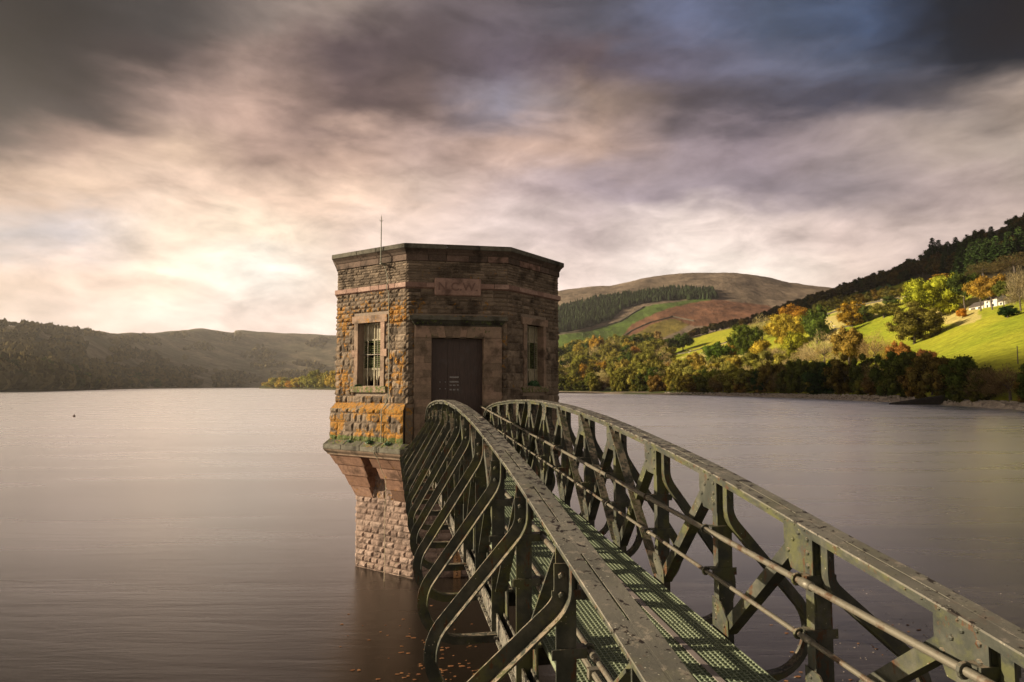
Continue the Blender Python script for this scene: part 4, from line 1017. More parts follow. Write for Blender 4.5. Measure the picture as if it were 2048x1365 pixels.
# pier down to the lake bed
pr, prc = MB(), MB()
for k in range(8):
    f3 = k in (7, 0, 1)
    stones(pr, k, PA, rows_between(.02 - .45, Z(-2.80), .150) + (rows_between(Z(-2.80), Z(-1.70), .2)), (), .2, .42, .038, lambda t, z, k: (.55 if z > Z(-2.8) and k == 7 else (.12 if z > .4 else 0), .35 if z > Z(-2.8) or z < .35 else 0), .04 if f3 else .12)
ring(prc, PA - .008, -1.6, Z(-1.6), inner=.5)
pro = pr.build('pier', M['pier'], tower, attr=True); prc.build('pier_core', M['mortar'], pro)
# string course, cornice and coping
st = MB(); ring(st, WA + .075, Z(2.345), Z(2.455), inner=WA - .1, col=lambda k: (random.uniform(0, 1), .12, .08), blocks=.42); ring(st, WA + .02, Z(2.315), Z(2.344), WA + .07, WA - .1, col=lambda k: (.2, 0, 0))
bevel(st.build('string_course', M['pink'], tower, attr=True), .004)
co = MB(); ring(co, WA + .045, Z(2.99), Z(3.135), inner=WA - .2, col=lambda k: (random.uniform(0, 1), .12, .12), blocks=.5)
ring(co, WA + .06, Z(3.136), Z(3.19), WA + .085, WA - .2, col=lambda k: (random.uniform(0, .4), 0, .2), blocks=.9); ring(co, WA + .085, Z(3.19), Z(3.255), WA + .15, WA - .2, col=lambda k: (random.uniform(0, .4), 0, .3), blocks=.9)
M['cornice'] = material('sooty_sandstone', f_stone((.085, .066, .052), (.165, .12, .095), (.34, .205, .16), .35))
bevel(co.build('cornice', M['cornice'], tower, attr=True), .004)
cp = MB(); ring(cp, WA + .165, Z(3.257), Z(3.37), inner=WA - .15, col=lambda k: (random.uniform(.1, 1), .12, .3), blocks=.75); ring(cp, WA + .15, Z(3.37), Z(3.40), WA - .02, WA - .15, col=lambda k: (random.uniform(.1, 1), .1, .4), blocks=.75)
bevel(cp.build('coping', M['cap'], tower, attr=True), .012)
rf = MB(); rf.hexa([(v[0], v[1], Z(3.0)) for v in oct_(WA - .16, 0)], [(v[0], v[1], Z(3.365)) for v in oct_(WA - .152, 0)]); rf.build('roof', M['roofing'], tower)
fl = MB(); fl.hexa([(v[0], v[1], Z(-1.3)) for v in oct_(WA - .36, 0)], [(v[0], v[1], Z(-.95)) for v in oct_(WA - .36, 0)]); fl.build('floor_slab', M['black'], tower)

def fbox(m, k, t0, t1, n0, n1, z0, z1, col=(.5, .1, .1), ap=WA, taper=0):
    P, T, N, _ = face_frame(k, ap); q = [P+T*t0+N*n1, P+T*t1+N*n1, P+T*t1+N*n0, P+T*t0+N*n0]; q2 = [P+T*(t0-taper)+N*(n1+taper), P+T*(t1+taper)+N*(n1+taper), P+T*(t1+taper)+N*n0, P+T*(t0-taper)+N*n0]
    m.hexa([(v.x, v.y, z0) for v in q], [(v.x, v.y, z1) for v in q2], col)
# door surround
ds = MB(); random.seed(43)
for a, b in ((.19, .593), (1.842, 2.28)):
    z = Z(-1.35); i = 0
    while z < Z(1.14):
        h = .1715 if z > Z(-1) else .35; z1 = min(z + h, Z(1.148))
        spl = random.uniform(.35, .65)*(b-a) + a if i % 2 else None
        for c, d_ in (((a, spl), (spl, b)) if spl else ((a, b),)):
            fbox(ds, 0, c + .001, d_ - .001, -.37, .055 + random.uniform(-.002, .002), z + .001, z1 - .001, (random.uniform(.1, .7), .12, .15))
        z = z1; i += 1
P, T, N, _ = face_frame(0, WA)
xs = [(.20, .593, .20, .54), (.595, .755, .542, .70), (.757, .93, .702, .88), (.932, 1.09, .882, 1.06), (1.092, 1.26, 1.062, 1.29), (1.262, 1.42, 1.292, 1.45), (1.422, 1.60, 1.452, 1.64), (1.602, 1.842, 1.642, 1.90), (1.844, 2.27, 1.902, 2.27)]
for i, (a0, a1, b0, b1) in enumerate(xs):
    dz_ = (.025 if i % 2 else 0) if 0 < i < 8 else 0; pj = .06 + (.0 if i % 2 else .004)
    lo4 = [P+T*a0+N*pj, P+T*a1+N*pj, P+T*a1-N*.37, P+T*a0-N*.37]; hi4 = [P+T*b0+N*pj, P+T*b1+N*pj, P+T*b1-N*.37, P+T*b0-N*.37]
    ds.hexa([(v.x, v.y, Z(1.15) + dz_) for v in lo4], [(v.x, v.y, Z(1.425)) for v in hi4], (random.uniform(0, .9), .15, .35))
bevel(ds.build('door_surround', M['dress'], tower, attr=True), .004)
hd_ = MB(); fbox(hd_, 0, .19, 2.28, -.1, .075, Z(1.426), Z(1.47), (.15, .1, .4)); fbox(hd_, 0, .17, 2.30, -.1, .10, Z(1.47), Z(1.555), (.1, .1, .5), taper=.05); fbox(hd_, 0, .06, 2.40, -.1, .19, Z(1.557), Z(1.645), (.8, .3, .32)); fbox(hd_, 0, .07, 2.39, -.1, .14, Z(1.646), Z(1.675), (.8, .5, .3))
bevel(hd_.build('door_hood', M['cap'], tower, attr=True), .01)
# name stone
npq = MB(); fbox(npq, 0, .655, 1.765, -.05, .10, Z(2.155), Z(2.575), (.5, .02, .1)); nps = bevel(npq.build('name_stone', M['pink'], tower, attr=True), .025, 1)
cu = bpy.data.curves.new('lettering', 'FONT'); cu.body = 'N.C.W.'; cu.size = .27; cu.extrude = .009; cu.bevel_depth = .0035; cu.align_x = 'CENTER'; cu.align_y = 'CENTER'; cu.space_character = 1.05
tmp = bpy.data.objects.new('tmp', cu); C.objects.link(tmp); dg = bpy.context.evaluated_depsgraph_get(); me = bpy.data.meshes.new_from_object(tmp.evaluated_get(dg)); bpy.data.objects.remove(tmp)
me.materials.clear(); M['cut'] = material('letter_shade_stone', lambda n: setb(n, n.mix(n.noise(n.obj, 9, 5), (.25, .15, .12), (.16, .095, .075)), .9)); me.materials.append(M['cut'])  # darker colour paints in the depth shading of the lettering
lt = bpy.data.objects.new('lettering', me); C.objects.link(lt); lt.parent = nps; lt.rotation_euler = (R_(90), 0, 0); lt.location = (0, -(WA + .104), Z(2.365)); lt.scale = (1.08, 1, 1)
# door
dl = MB(); fbox(dl, 0, .593, 1.0, -.30, -.25, Z(-.93), Z(1.17)); 
for i in range(3): fbox(dl, 0, .597 + i*.135, .597 + i*.135 + .131, -.25, -.242, Z(-.93), Z(1.17))
dl.build('door_leaf', M['door'], tower)
dr = MB(); fbox(dr, 0, 1.003, 1.842, -.30, -.25, Z(-.93), Z(1.17))
for i in range(6): fbox(dr, 0, 1.006 + i*.139, 1.006 + i*.139 + .136, -.25, -.240, Z(-.93), Z(1.17))
dro = dr.build('door_leaf', M['door'], tower)
for i, (z0, h) in enumerate(((.20, .035), (.09, .035), (.01, .03), (-.10, .035))):
    sg = MB()
    if i < 2: fbox(sg, 0, 1.05, 1.27, -.24, -.236, Z(z0), Z(z0 + h))
    else:
        for a, b in ((1.05, 1.10), (1.13, 1.19), (1.23, 1.27)): fbox(sg, 0, a, b, -.24, -.236, Z(z0), Z(z0 + h))
    sg.build('notice_strip', M['label'], dro)
bo = MB()
for t_ in (.82, .95):
    for z_ in (.10, -.06):
        q = P + T*t_ - N*.24; bo.dome((q.x, q.y, Z(z_)), N, .016)
bo.build('bolt_heads', M['bolt'], dro)
# windows on the two chamfers
def window(k):
    lt_, jb, sl = MB(), MB(), MB()
    fbox(lt_, k, .60, 1.82, -.37, .05, Z(1.56), Z(1.738), (.6, .5 if k == 7 else .15, .1)); bevel(lt_.build('lintel', M['dress'], tower, attr=True), .005)
    for a, b, pr_ in ((.68, .815, .60), (1.605, 1.74, 1.82)):
        for z0, z1, wd in ((.0, .30, 0), (.30, .72, 0), (.72, .90, 1), (.90, 1.30, 0), (1.30, 1.56, 0)):
            c, d_ = (min(a, pr_), b) if (wd and pr_ < 1) else ((a, max(b, pr_)) if wd else (a, b))
            fbox(jb, k, c, d_, -.37, .045, Z(z0) + .001, Z(z1) - .001, (random.uniform(.3, .9), .2, .12))
    bevel(jb.build('jamb', M['dress'], tower, attr=True), .004)
    fbox(sl, k, .60, 1.82, -.37, .07, Z(-.15), Z(-.002), (.5, .5 if k == 7 else .3, .6)); bevel(sl.build('sill', M['dress'], tower, attr=True), .008)
    fr = MB()
    for a, b, z0, z1 in ((.815, .86, .0, 1.56), (1.56, 1.605, .0, 1.56), (.86, 1.56, 1.52, 1.56), (.86, 1.56, 1.13, 1.17), (.86, 1.56, .40, .45), (1.19, 1.22, .0, 1.52)):
        fbox(fr, k, a, b, -0.210, -0.150, Z(z0), Z(z1))
    fo = fr.build('window_frame', M['oldpaint'], tower)
    pn = MB(); fbox(pn, k, .86, 1.19, -0.195, -0.175, Z(1.17), Z(1.52)); fbox(pn, k, 1.22, 1.56, -0.195, -0.175, Z(1.17), Z(1.52)); 
    P, T, N, _ = face_frame(k, WA)         # broken lower boards
    for a, b in ((.86, 1.19), (1.22, 1.56)):
        pn = MB(); fbox(pn, k, a, b, -.195, -.175, Z(1.17), Z(1.52)); pn.build('board_panel', M['oldpaint'], fo); pn = MB()
        n = 8; top = Z(.40); lo = [(a + (b-a)*i/n, Z(.06 + .16*abs(math.sin(a*9 + i*.9)) * (1.3 if k == 7 else .5))) for i in range(n+1)]
        for (t0, z0), (t1, z1) in zip(lo, lo[1:]):
            q0, q1 = P+T*t0-N*0.175, P+T*t1-N*0.175; r0, r1 = P+T*t0-N*0.195, P+T*t1-N*0.195
            pn.hexa([(q0.x, q0.y, z0), (q1.x, q1.y, z1), (r1.x, r1.y, z1), (r0.x, r0.y, z0)], [(q0.x, q0.y, top), (q1.x, q1.y, top), (r1.x, r1.y, top), (r0.x, r0.y, top)])
        pn.build('board_panel', M['oldpaint'], fo)
    lv = MB()
    for i in range(13):
        z = Z(.46 + .052*i)
        for a, b in ((.86, 1.19), (1.22, 1.56)):
            if k == 7 and random.random() < .06: continue
            q = [P+T*a-N*0.150, P+T*b-N*0.150, P+T*b-N*0.210, P+T*a-N*0.210]; dz2 = [0, 0, .035, .035]
            lv.hexa([(v.x, v.y, z + e) for v, e in zip(q, dz2)], [(v.x, v.y, z + e + .012) for v, e in zip(q, dz2)])
    lv.build('louvre', M['slat'], fo)
    bars = MB()
    for t_ in (1.04, 1.38) if k == 7 else (1.04, 1.38):
        q = P + T*t_ - N*.10; bars.tube([(q.x, q.y, Z(-.01)), (q.x, q.y, Z(1.565))], .011, 6)
    for z_ in (.02, .78):
        if z_ > .5 and k == 1: continue
        q0, q1 = P+T*.80-N*.10, P+T*1.62-N*.10
        if z_ > .5: bars.tube([(q0.x, q0.y, Z(z_)), (q1.x, q1.y, Z(z_))], .012, 6)
    bars.build('window_bars', M['pipe'], tower)
    bk = MB(); fbox(bk, k, .72, 1.7, -.62, -.60, Z(-.2), Z(1.7)); bk.build('interior_shade_sheet', M['black'], fo)  # black sheet stands in for the shade behind the louvres
window(7); window(1)
# lightning conductor
lr = MB(); P, T, N, _ = face_frame(7, WA)
def fp(t, n, z): q = P + T*t + N*n; return (q.x, q.y, Z(z))
tr = 1.75
lr.tube([fp(tr, .20, 3.0), fp(tr, .20, 3.6), fp(tr, .20, 4.06)], [.013, .012, .009], 6); lr.tube([fp(tr, .20, 4.06), fp(tr, .20, 4.14)], [.012, .001], 6)
for a in range(5):
    c = math.cos(a*1.256); s_ = math.sin(a*1.256); q = Vector(fp(tr, .20, 3.98)); lr.tube([q, q + Vector((c*.035, s_*.035, .012)), q + Vector((c*.055, s_*.055, .035))], [.005, .004, .001], 4)
lr.box(*[v for v in (-.001, .001)], 0, .001, 0, .001)
lr.v[-8:] = [fp(tr + a, b, c) for c in (2.93, 2.96) for a, b in ((-.02, .0), (.02, .0), (.02, .22), (-.02, .22))]
ro = lr.build('lightning_rod', M['cable'], tower)
cbm = MB(); pts = [(tr, .20, 3.0), (tr+.01, .08, 2.9), (tr+.06, .05, 2.7), (tr+.10, .05, 2.5), (tr+.11, .10, 2.44), (tr+.11, .10, 2.34), (tr+.13, .05, 2.25), (tr+.15, .05, 1.4), (tr+.16, .05, .9), (tr+.17, .05, .3), (tr+.16, .05, -.25), (tr+.10, .08, -.42), (tr+.06, .17, -.56), (tr+.06, .17, -1.2), (tr+.06, .17, -1.33), (tr-.02, .32, -1.44), (tr-.02, .325, -1.56), (tr+.02, .25, -1.68)]
cbm.tube([fp(*q) for q in pts], .011, 5); cbm.build('conductor_cable', M['cable'], ro)
cd = MB(); cd.tube([fp(tr-.02, .34, -1.5), fp(tr+.02, .22, -1.75), fp(tr+.03, .1, -2.0)] + [fp(tr + .03 + .012*math.sin(i*.8), -.02 - .0*i, -2.0 - .22*i) for i in range(1, 13)], .008, 5); cd.build('hanging_cord', M['rope'], tower)
# gauge board on the front of the pier
gb = MB(); P0, T0, N0, L0 = face_frame(0, PA)
def gq(t, n, z): q = P0 + T0*t + N0*n; return (q.x, q.y, z)
gt = L0/2 - .015
gb.hexa([gq(gt, .10, -.3), gq(gt+.17, .10, -.3), gq(gt+.17, .06, -.3), gq(gt, .06, -.3)], [gq(gt, .10, .98), gq(gt+.17, .10, .98), gq(gt+.17, .06, .98), gq(gt, .06, .98)])
gbo = gb.build('gauge_board', M['gauge'], tower)
for i, ch_ in enumerate('23456789'):
    cu = bpy.data.curves.new('digit', 'FONT'); cu.body = ch_; cu.size = .14; cu.extrude = .002; cu.align_x = 'CENTER'; cu.align_y = 'CENTER'
    tmp = bpy.data.objects.new('tmp', cu); C.objects.link(tmp); dg = bpy.context.evaluated_depsgraph_get(); me = bpy.data.meshes.new_from_object(tmp.evaluated_get(dg)); bpy.data.objects.remove(tmp)
    me.materials.clear(); me.materials.append(M['ink']); o = bpy.data.objects.new('digit', me); C.objects.link(o); o.parent = gbo; o.rotation_euler = (R_(90), 0, 0)
    q = P0 + T0*(gt+.085) + N0*.103; o.location = (q.x, q.y, .08 + .118*i)
# plants on the sills and ledge (tufts of leaves)
M['fern'] = material('small_plant_leaf', lambda n: setb(n, n.mix(n.n.new('ShaderNodeNewGeometry').outputs['Random Per Island'], (.02, .07, .025), (.10, .20, .08)), .6))
def tuft(t, n_, z, k, r, cnt, name, label):
    P, T, N, _ = face_frame(k, WA); q = P + T*t + N*n_
    rg = np.random.default_rng(int(t*100 + k)); d_ = rg.normal(size=(cnt, 3)); d_[:, 2] = abs(d_[:, 2]); d_ /= np.linalg.norm(d_, axis=1)[:, None]
    V, F = leaf_quads(d_ * r * rg.uniform(.3, 1, cnt)[:, None] * np.array([1, 1, .7]), r*.22, d_, rg); V[:, 2] = np.maximum(V[:, 2], -.02)
    o = bpy.data.objects.new(name, np_mesh(name, V, F, M['fern'])); C.objects.link(o)
    wx, wy = (q.x*math.cos(PSI)-q.y*math.sin(PSI))*TK+tx, (q.x*math.sin(PSI)+q.y*math.cos(PSI))*TK+ty
    o.location = (wx, wy, Z(z)*TK); o.scale = (TK,)*3; tag(o, label, 'plant')
tuft(.80, .0, .0, 7, .10, 120, 'small_plant', 'small green plant in the corner of the left tower window')
tuft(1.25, -.08, .0, 1, .20, 260, 'small_plant', 'leafy green plant on the sill of the right tower window')
tuft(1.45, .20, -1.36, 7, .11, 200, 'small_plant', 'clump of moss and leaves hanging over the tower ledge')
tuft(2.05, .20, -1.36, 7, .10, 160, 'small_plant', 'low green plant on the tower ledge close to the bridge')
tuft(.75, .20, -1.36, 7, .08, 140, 'small_plant', 'flat green plant on the left part of the tower ledge')

# ---------------------------------------------------------------- footbridge
Z = lambda r: r + CZ
BU = (.762, 1.953)                          # centre lines of the two trusses
S0, DS = 1.934, .898
CH_S = [-.6, .14, 1.04, 1.716, 2.046, 2.364, 2.895, 3.236, 3.734, 4.313, 5.191, 5.986, 7.188, 8.755, 10.44, 11.98, 12.70, 13.1, 13.4, 13.6, 13.7]
CH_Z = [-1.21, -1.09, -.94, -.833, -.776, -.733, -.655, -.600, -.530, -.462, -.372, -.304, -.237, -.207, -.245, -.328, -.40, -.46, -.55, -.68, -.85]
def chz(s): return Z(float(np.interp(s, CH_S, CH_Z)))     # underside of the chord's side flange
ss_ = np.linspace(-.6, 13.7, 120)
czs = np.convolve(np.pad([chz(s) for s in ss_], 2, mode='edge'), np.ones(5)/5, 'valid')
def chz(s): return float(np.interp(s, ss_, czs))
def dkz(s): return Z(-1.575 + .043*s)
BZ = Z(-1.69)
bridge = tag(empty('footbridge', (*W2(1.4, 0), 0), PSI), 'green iron truss footbridge with grating deck leading to the tower door', 'footbridge')
ORG = (1.4, 0, 0)
def bb(m, name, mat, parent=bridge, smooth=False): return m.build(name, mat, parent, org=ORG, smooth=smooth)
posts = [S0 + DS*k for k in range(-2, 14)]
MID = 7.7
for side, uc in enumerate(BU):
    o = 1 if side else -1                 # outward direction
    # --- top chord: plate in two strips with slots between gussets, side angles below
    tc_ = MB(); n = 96; sv = np.linspace(-.6, 13.68, n)
    def strip(a, b, s_list, t0=.0185, th=.008):
        vs, fs = [], []
        for s in s_list:
            z = chz(s) + t0; vs += [(a, s, z), (b, s, z), (b, s, z+th), (a, s, z+th)]
        for i in range(len(s_list)-1):
            for k in range(4): fs.append((i*4+k, i*4+(k+1) % 4, (i+1)*4+(k+1) % 4, (i+1)*4+k))
        fs += [(3, 2, 1, 0), tuple(4*(len(s_list)-1)+k for k in range(4))]
        tc_.add(vs, fs)
    strip(uc-.070, uc-.005, sv); strip(uc+.005, uc+.070, sv)
    for k, s in enumerate(posts[1:]):     # joining pieces over the posts close the slot
        strip(uc-.007, uc+.007, np.linspace(s-.24, s+.12, 4), .0178, .0083)
    top = bb(tc_, 'top_chord', M['irontop'])
    an = MB()
    def sect(u0, u1, d0, d1, s_list, m):
        vs, fs = [], []
        for s in s_list:
            z = chz(s); vs += [(u0, s, z+d0), (u1, s, z+d0), (u1, s, z+d1), (u0, s, z+d1)]
        for i in range(len(s_list)-1):
            for k in range(4): fs.append((i*4+k, i*4+(k+1) % 4, (i+1)*4+(k+1) % 4, (i+1)*4+k))
        fs += [(3, 2, 1, 0), tuple(4*(len(s_list)-1)+k for k in range(4))]; m.add(vs, fs)
    sect(uc-.068, uc-.060, 0, .018, sv, an); sect(uc+.060, uc+.068, 0, .018, sv, an)
    sect(uc-.045, uc-.037, -.03, .018, sv, an); sect(uc+.037, uc+.045, -.03, .018, sv, an)
    for s in np.arange(.3, 13.5, .075):   # rivet rows near the posts
        ph = ((s - S0) / DS) % 1
        if ph < .28 or ph > .93:
            for uu, nn in ((uc-.068, -1), (uc+.068, 1)): an.dome((uu, s, chz(s)+.009), (nn, 0, 0), .006, .006)
    bb(an, 'chord_angle', M['iron'], top)
    # --- bottom chord
    bc = MB(); bc.box(uc - .055, uc + .055, -.6, 13.95, BZ-.012, BZ)
    bc.box(uc-.03, uc-.02, -.6, 13.95, BZ+.0005, BZ+.13); bc.box(uc+.02, uc+.03, -.6, 13.95, BZ+.0005, BZ+.13)
    for s in np.arange(.1, 13.7, .09): bc.dome((uc + o*.044, s, BZ), (0, 0, 1), .010)
    bb(bc, 'bottom_chord', M['irontop'])
    ui = uc - o*.020                      # plane of posts and gussets, towards the deck
    for k, s in enumerate(posts):
        zt = chz(s); near = s < MID; f = 1 if near else -1
        m = MB()                          # post: angle iron
        m.box(min(ui, ui - o*.010), max(ui, ui - o*.010), s-.06, s, BZ+.005, zt - .002)
        m.box(min(ui + o*.0005, ui + o*.080), max(ui + o*.0005, ui + o*.080), s-.062, s-.052, BZ+.005, zt - .002)
        bb(m, 'post', M['iron'])
        # top gusset
        g0 = ui - o*.011; g1 = ui - o*.019; ga, gb_ = min(g0, g1), max(g0, g1)
        if near: poly = [(s-.07, zt+.015), (s+.15, zt+.012), (s+.15, zt-.10), (s+.10, zt-.21), (s-.07, zt-.22)]
        else: poly = [(s-.15-.06, zt+.012), (s+.01, zt+.015), (s+.01, zt-.22), (s-.14, zt-.21), (s-.21, zt-.10)]
        m = MB(); m.hexa([(ga, a, b) for a, b in poly], [(gb_, a, b) for a, b in poly])
        for a, b in ([(s-.035, -.05), (s-.035, -.11), (s-.035, -.17), (s+.03, -.03), (s+.075, -.07), (s+.115, -.13)] if near else [(s-.03, -.05), (s-.03, -.11), (s-.03, -.17), (s-.10, -.03), (s-.14, -.07), (s-.17, -.13)]):
            m.dome((g1, a, zt + b), (-o, 0, 0), .013, .009)
        bb(m, 'gusset_plate', M['iron'])
        # bottom gusset
        zb_ = BZ + .01; zg = dkz(s) + .16
        poly = [(s+.01, zb_), (s+.01, zg), (s-.09, zg-.01), (s-.17, zg-.09), (s-.19, zb_)] if near else [(s-.07, zb_), (s+.13, zb_), (s+.11, zg-.09), (s+.03, zg-.01), (s-.07, zg)]
        m = MB(); m.hexa([(ga, a, b) for a, b in poly], [(gb_, a, b) for a, b in poly])
        for a, b in ((s-.03, zg-.04), (s-.03, zg-.12), (s-.13*f if near else s+.07, zg-.13)): m.dome((g1, a, b), (-o, 0, 0), .012, .008)
        bb(m, 'foot_plate', M['iron'])
        # diagonal, from the head of this post to the foot of the next one outwards from mid-span
        j = k + 1 if near else k - 1
        if 0 <= j < len(posts) and not (near and posts[j] > MID + .6):
            s2 = posts[j]; d0 = (s + .05*f, zt - .05); d1 = (s2 - .07*f - .03, dkz(s2) + .0)
            m = MB(); A = Vector((0, d0[0], d0[1])); B = Vector((0, d1[0], d1[1])); dd = (B-A).normalized(); pn = Vector((0, -dd.z, dd.y)); pn = pn if pn.z < 0 else -pn
            u0, u1 = ui - o*.0005, ui - o*.0095
            def pt(u, P, e): q = P + pn*e; return (u, q.y, q.z)
            m.hexa([pt(u0, A, -.033), pt(u1, A, -.033), pt(u1, A, .033), pt(u0, A, .033)], [pt(u0, B, -.033), pt(u1, B, -.033), pt(u1, B, .033), pt(u0, B, .033)])
            u2 = ui + o*.065
            m.hexa([pt(u0 + o*.0002, A, .023), pt(u2, A, .023), pt(u2, A, .0329), pt(u0 + o*.0002, A, .0329)], [pt(u0 + o*.0002, B, .023), pt(u2, B, .023), pt(u2, B, .0329), pt(u0 + o*.0002, B, .0329)])
            bb(m, 'diagonal', M['iron'])
        if 5.2 < s < 9.8:                 # counter diagonals in the middle panels
            j = k + 1 if not near else k - 1; s2 = posts[j]; d0 = (s + .02, zt - .03); d1 = (s2 - .03, dkz(s2) + .0)
            m = MB(); A = Vector((0, d0[0], d0[1])); B = Vector((0, d1[0], d1[1])); dd = (B-A).normalized(); pn = Vector((0, -dd.z, dd.y)); pn = pn if pn.z > 0 else -pn
            u0, u1 = ui + o*.012, ui + o*.021
            m.hexa([pt(u0, A, -.03), pt(u1, A, -.03), pt(u1, A, .03), pt(u0, A, .03)], [pt(u0, B, -.03), pt(u1, B, -.03), pt(u1, B, .03), pt(u0, B, .03)])
            u2 = ui - o*.05
            m.hexa([pt(u2, A, .0302), pt(u1, A, .0302), pt(u1, A, .039), pt(u2, A, .039)], [pt(u2, B, .0302), pt(u1, B, .0302), pt(u1, B, .039), pt(u2, B, .039)])
            bb(m, 'counter_diagonal', M['iron'])
        # curved outrigger: angle iron bent outwards and back under the deck
        uo = uc + o*.008; zT = zt - (.0 if side else .085)
        path = []; zbend = zt - .26; zbul = BZ + .26; Rb = .235; xo = .50
        # straight, upper bend, straight diagonal, big round bend, level foot
        path += [(0, zT - .005), (0, zbend + .075)]
        cx_, cz_ = xo - Rb, BZ + Rb
        a_t = math.atan2(1, 1.15)
        th0 = R_(38)                      # tangent point on the round bend
        tpx, tpz = cx_ + Rb*math.cos(th0), cz_ + Rb*math.sin(th0)
        ln_ = math.hypot(tpx, tpz - zbend); q_ = min(.085, ln_*.3)/ln_
        for t in (.15, .3, .45, .6, .75, .9, 1): path.append((t*t*tpx*q_, (1-t)**2*(zbend+.075) + 2*t*(1-t)*zbend + t*t*(zbend + (tpz-zbend)*q_)))
        for t in (.5, .8): path.append((tpx*t, zbend + (tpz - zbend)*t))
        for i in range(13):
            th = th0 - (th0 + math.pi/2) * i/12; path.append((cx_ + Rb*math.cos(th), cz_ + Rb*math.sin(th)))
        path += [(.0, BZ), (-.10, BZ)]
        m = MB(); wb, th_, fl_ = .062, .009, .050
        sf = s - .064                     # the face towards the near end
        Pn = []
        for i, (a, b) in enumerate(path):
            a0, b0 = path[max(i-1, 0)]; a1, b1 = path[min(i+1, len(path)-1)]
            dx_, dz_ = a1-a0, b1-b0; l = math.hypot(dx_, dz_); Pn.append((-dz_/l, dx_/l))      # outward normal (up and out)
        def loft(fn4):
            vs, fs = [], []
            for (a, b), (nx_, nz_) in zip(path, Pn):
                for (e, sv_) in fn4: vs.append((uo + o*(a + nx_*e), sv_, b + nz_*e))
            for i in range(len(path)-1):
                for q in range(4): fs.append((i*4+q, i*4+(q+1) % 4, (i+1)*4+(q+1) % 4, (i+1)*4+q))
            fs += [(0, 1, 2, 3), tuple(4*(len(path)-1)+q for q in range(4))[::-1]]
            m.add(vs, fs)
        loft([(.0, sf), (wb, sf), (wb, sf-th_), (.0, sf-th_)])
        loft([(-.0005, sf-.0001), (-.0005, sf-fl_-th_), (-th_, sf-fl_-th_), (-th_, sf-.0001)])
        for dz_ in (.055, .135): m.dome((uo + o*.031, sf-th_, zT - dz_), (0, -1, 0), .017, .014)
        bb(m, 'outrigger', M['iron'])
    # hand rails carried on short brackets
    ur = ui - o*.075
    for h_, rd in ((.565, .016), (.32, .012)):
        m = MB(); m.tube([(ur, s, dkz(s) + h_) for s in np.linspace(-.5, 13.72 if side else 12.9, 34)], rd, 10)
        for s in np.arange(.9, 13 if side else 12.3, 1.83):
            q = Vector((ur, s, dkz(s)+h_)); m.tube([q - Vector((0, .035, .0015)), q + Vector((0, .035, .0015))], rd*1.35, 10)
        rl = bb(m, 'hand_rail', M['pipe'], smooth=True)
        for s in [q for q in posts[1:] if side or q < 12.4]:
            c = Vector((ur, s - .03, dkz(s-.03) + h_)); m = MB()
            pts = [c + Vector((math.cos(t)*(rd+.007)*-o, 0, math.sin(t)*(rd+.007))) for t in np.linspace(math.pi*.9, -math.pi*.9, 11)]
            m.tube(pts, .008, 6)
            m.box(min(ui + o*.1, ur + o*.022), max(ui + o*.1, ur + o*.022), s-.072, s-.063, c.z-.02, c.z+.022)
            m.box(min(ui - o*.012, ur + o*.018), max(ui - o*.012, ur + o*.018), s-.062, s-.012, c.z+.012, c.z+.021)
            bb(m, 'rail_bracket', M['iron'], rl)
# cross beams under the deck
for s in posts:
    m = MB(); z1 = dkz(s) - .052
    m.box(BU[0]+.045, BU[1]-.045, s-.04, s+.04, z1-.010, z1-.0005); m.box(BU[0]+.045, BU[1]-.045, s-.005, s+.005, z1-.11, z1-.0105); bb(m, 'cross_beam', M['iron'])
    m = MB(); m.box(BU[0]-.04, BU[1]+.04, s-.064-.055, s-.064, BZ-.023, BZ-.013); bb(m, 'tie_bar', M['iron'])
# grating panels
UA, UB, UM = .85, 1.885, 1.50
PL = [-.5 + 1.4235*i for i in range(11)]
for i in range(10):
    s0, s1 = PL[i] + .004, PL[i+1] - .004
    for a, b in ((UA, UM-.008), (UM+.008, UB)):
        m = MB(); z0, z1 = dkz(s0), dkz(s1); nb = int((b-a)/.027)
        for q in range(nb + 1):
            u = a + .003 + (b-a-.006)*q/nb; vs = [(u-.003, s0, z0-.03), (u+.003, s0, z0-.03), (u+.003, s0, z0), (u-.003, s0, z0)]; vs += [(v[0], s1, v[2]-z0+z1) for v in vs]
            m.add(vs, [(3,2,1,0),(4,5,6,7),(0,1,5,4),(1,2,6,5),(2,3,7,6),(3,0,4,7)])
        nc = int((s1-s0)/.027)
        for q in range(nc + 1):
            s = s0 + .003 + (s1-s0-.006)*q/nc; z = z0 + (z1-z0)*(s-s0)/(s1-s0); m.box(a, b, s-.003, s+.003, z-.028, z-.0008)
        bb(m, 'grating_panel', M['grate'])
m = MB(); m.tube
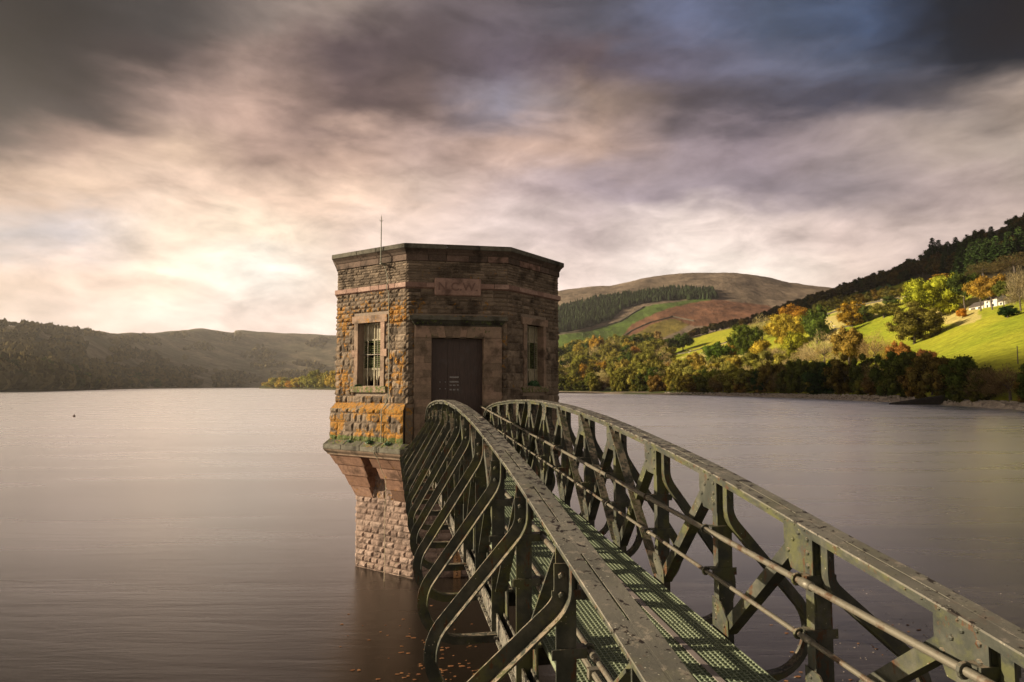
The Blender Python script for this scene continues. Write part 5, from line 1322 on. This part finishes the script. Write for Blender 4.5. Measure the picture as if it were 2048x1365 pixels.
def runner(name, mat, u0, u1, zo0, zo1):
    m = MB(); sl = np.linspace(-.5, 13.73, 20); vs, fs = [], []
    for s in sl: z = dkz(s); vs += [(u0, s, z+zo0), (u1, s, z+zo0), (u1, s, z+zo1), (u0, s, z+zo1)]
    for i in range(len(sl)-1):
        for k in range(4): fs.append((i*4+k, i*4+(k+1) % 4, (i+1)*4+(k+1) % 4, (i+1)*4+k))
    fs += [(3, 2, 1, 0), tuple(4*(len(sl)-1)+k for k in range(4))]; m.add(vs, fs); return bb(m, name, mat)
runner('cover_strip', M['alu'], 1.59, 1.625, .001, .005)
runner('cover_strip', M['alu'], 1.06, 1.085, .001, .005)
for u in (UA+.02, UM, UB-.02): runner('stringer', M['iron'], u-.012, u+.012, -.052, -.0315)
m = MB(); m.tube([(1.0, s, dkz(s)+.028) for s in np.linspace(-.5, 13.7, 30)], .017, 8)
for s in np.arange(.5, 13.5, .9): m.box(.972, 1.028, s-.02, s+.02, dkz(s)+.002, dkz(s)+.05)
bb(m, 'conduit', M['pipe'])
# abutment the photographer stands on
ab = MB(); ab.box(-1.9, 4.2, -7, -.62, -2, Z(-1.62)); ab.box(-1.5, 3.8, -6.6, -.9, Z(-1.619), Z(-1.6))
abo = ab.build('abutment', M['pier'], None, attr=True); abo.rotation_euler.z = PSI; tag(abo, 'stone abutment at the shore end of the footbridge', 'abutment')

# ---------------------------------------------------------------- air
hzb = MB(); hzb.box(-2650, 2800, -330, 4350, -4, 392)
def hazemat():
    m = bpy.data.materials.new('haze'); m.use_nodes = True; n = NT(m.node_tree); n.n.clear(); o = n.n.new('ShaderNodeOutputMaterial'); v = n.n.new('ShaderNodeVolumePrincipled')
    v.inputs['Color'].default_value = (1, .965, .92, 1); v.inputs['Density'].default_value = .00011; v.inputs['Anisotropy'].default_value = .6
    n.l.new(v.outputs[0], o.inputs['Volume']); return m
HAZE = True
if HAZE: tag(hzb.build('haze', hazemat()), kind='stuff')
SC.cycles.volume_bounces = 0; SC.cycles.max_bounces = 6; SC.cycles.diffuse_bounces = 2; SC.cycles.glossy_bounces = 3
SC.cycles.use_denoising = True
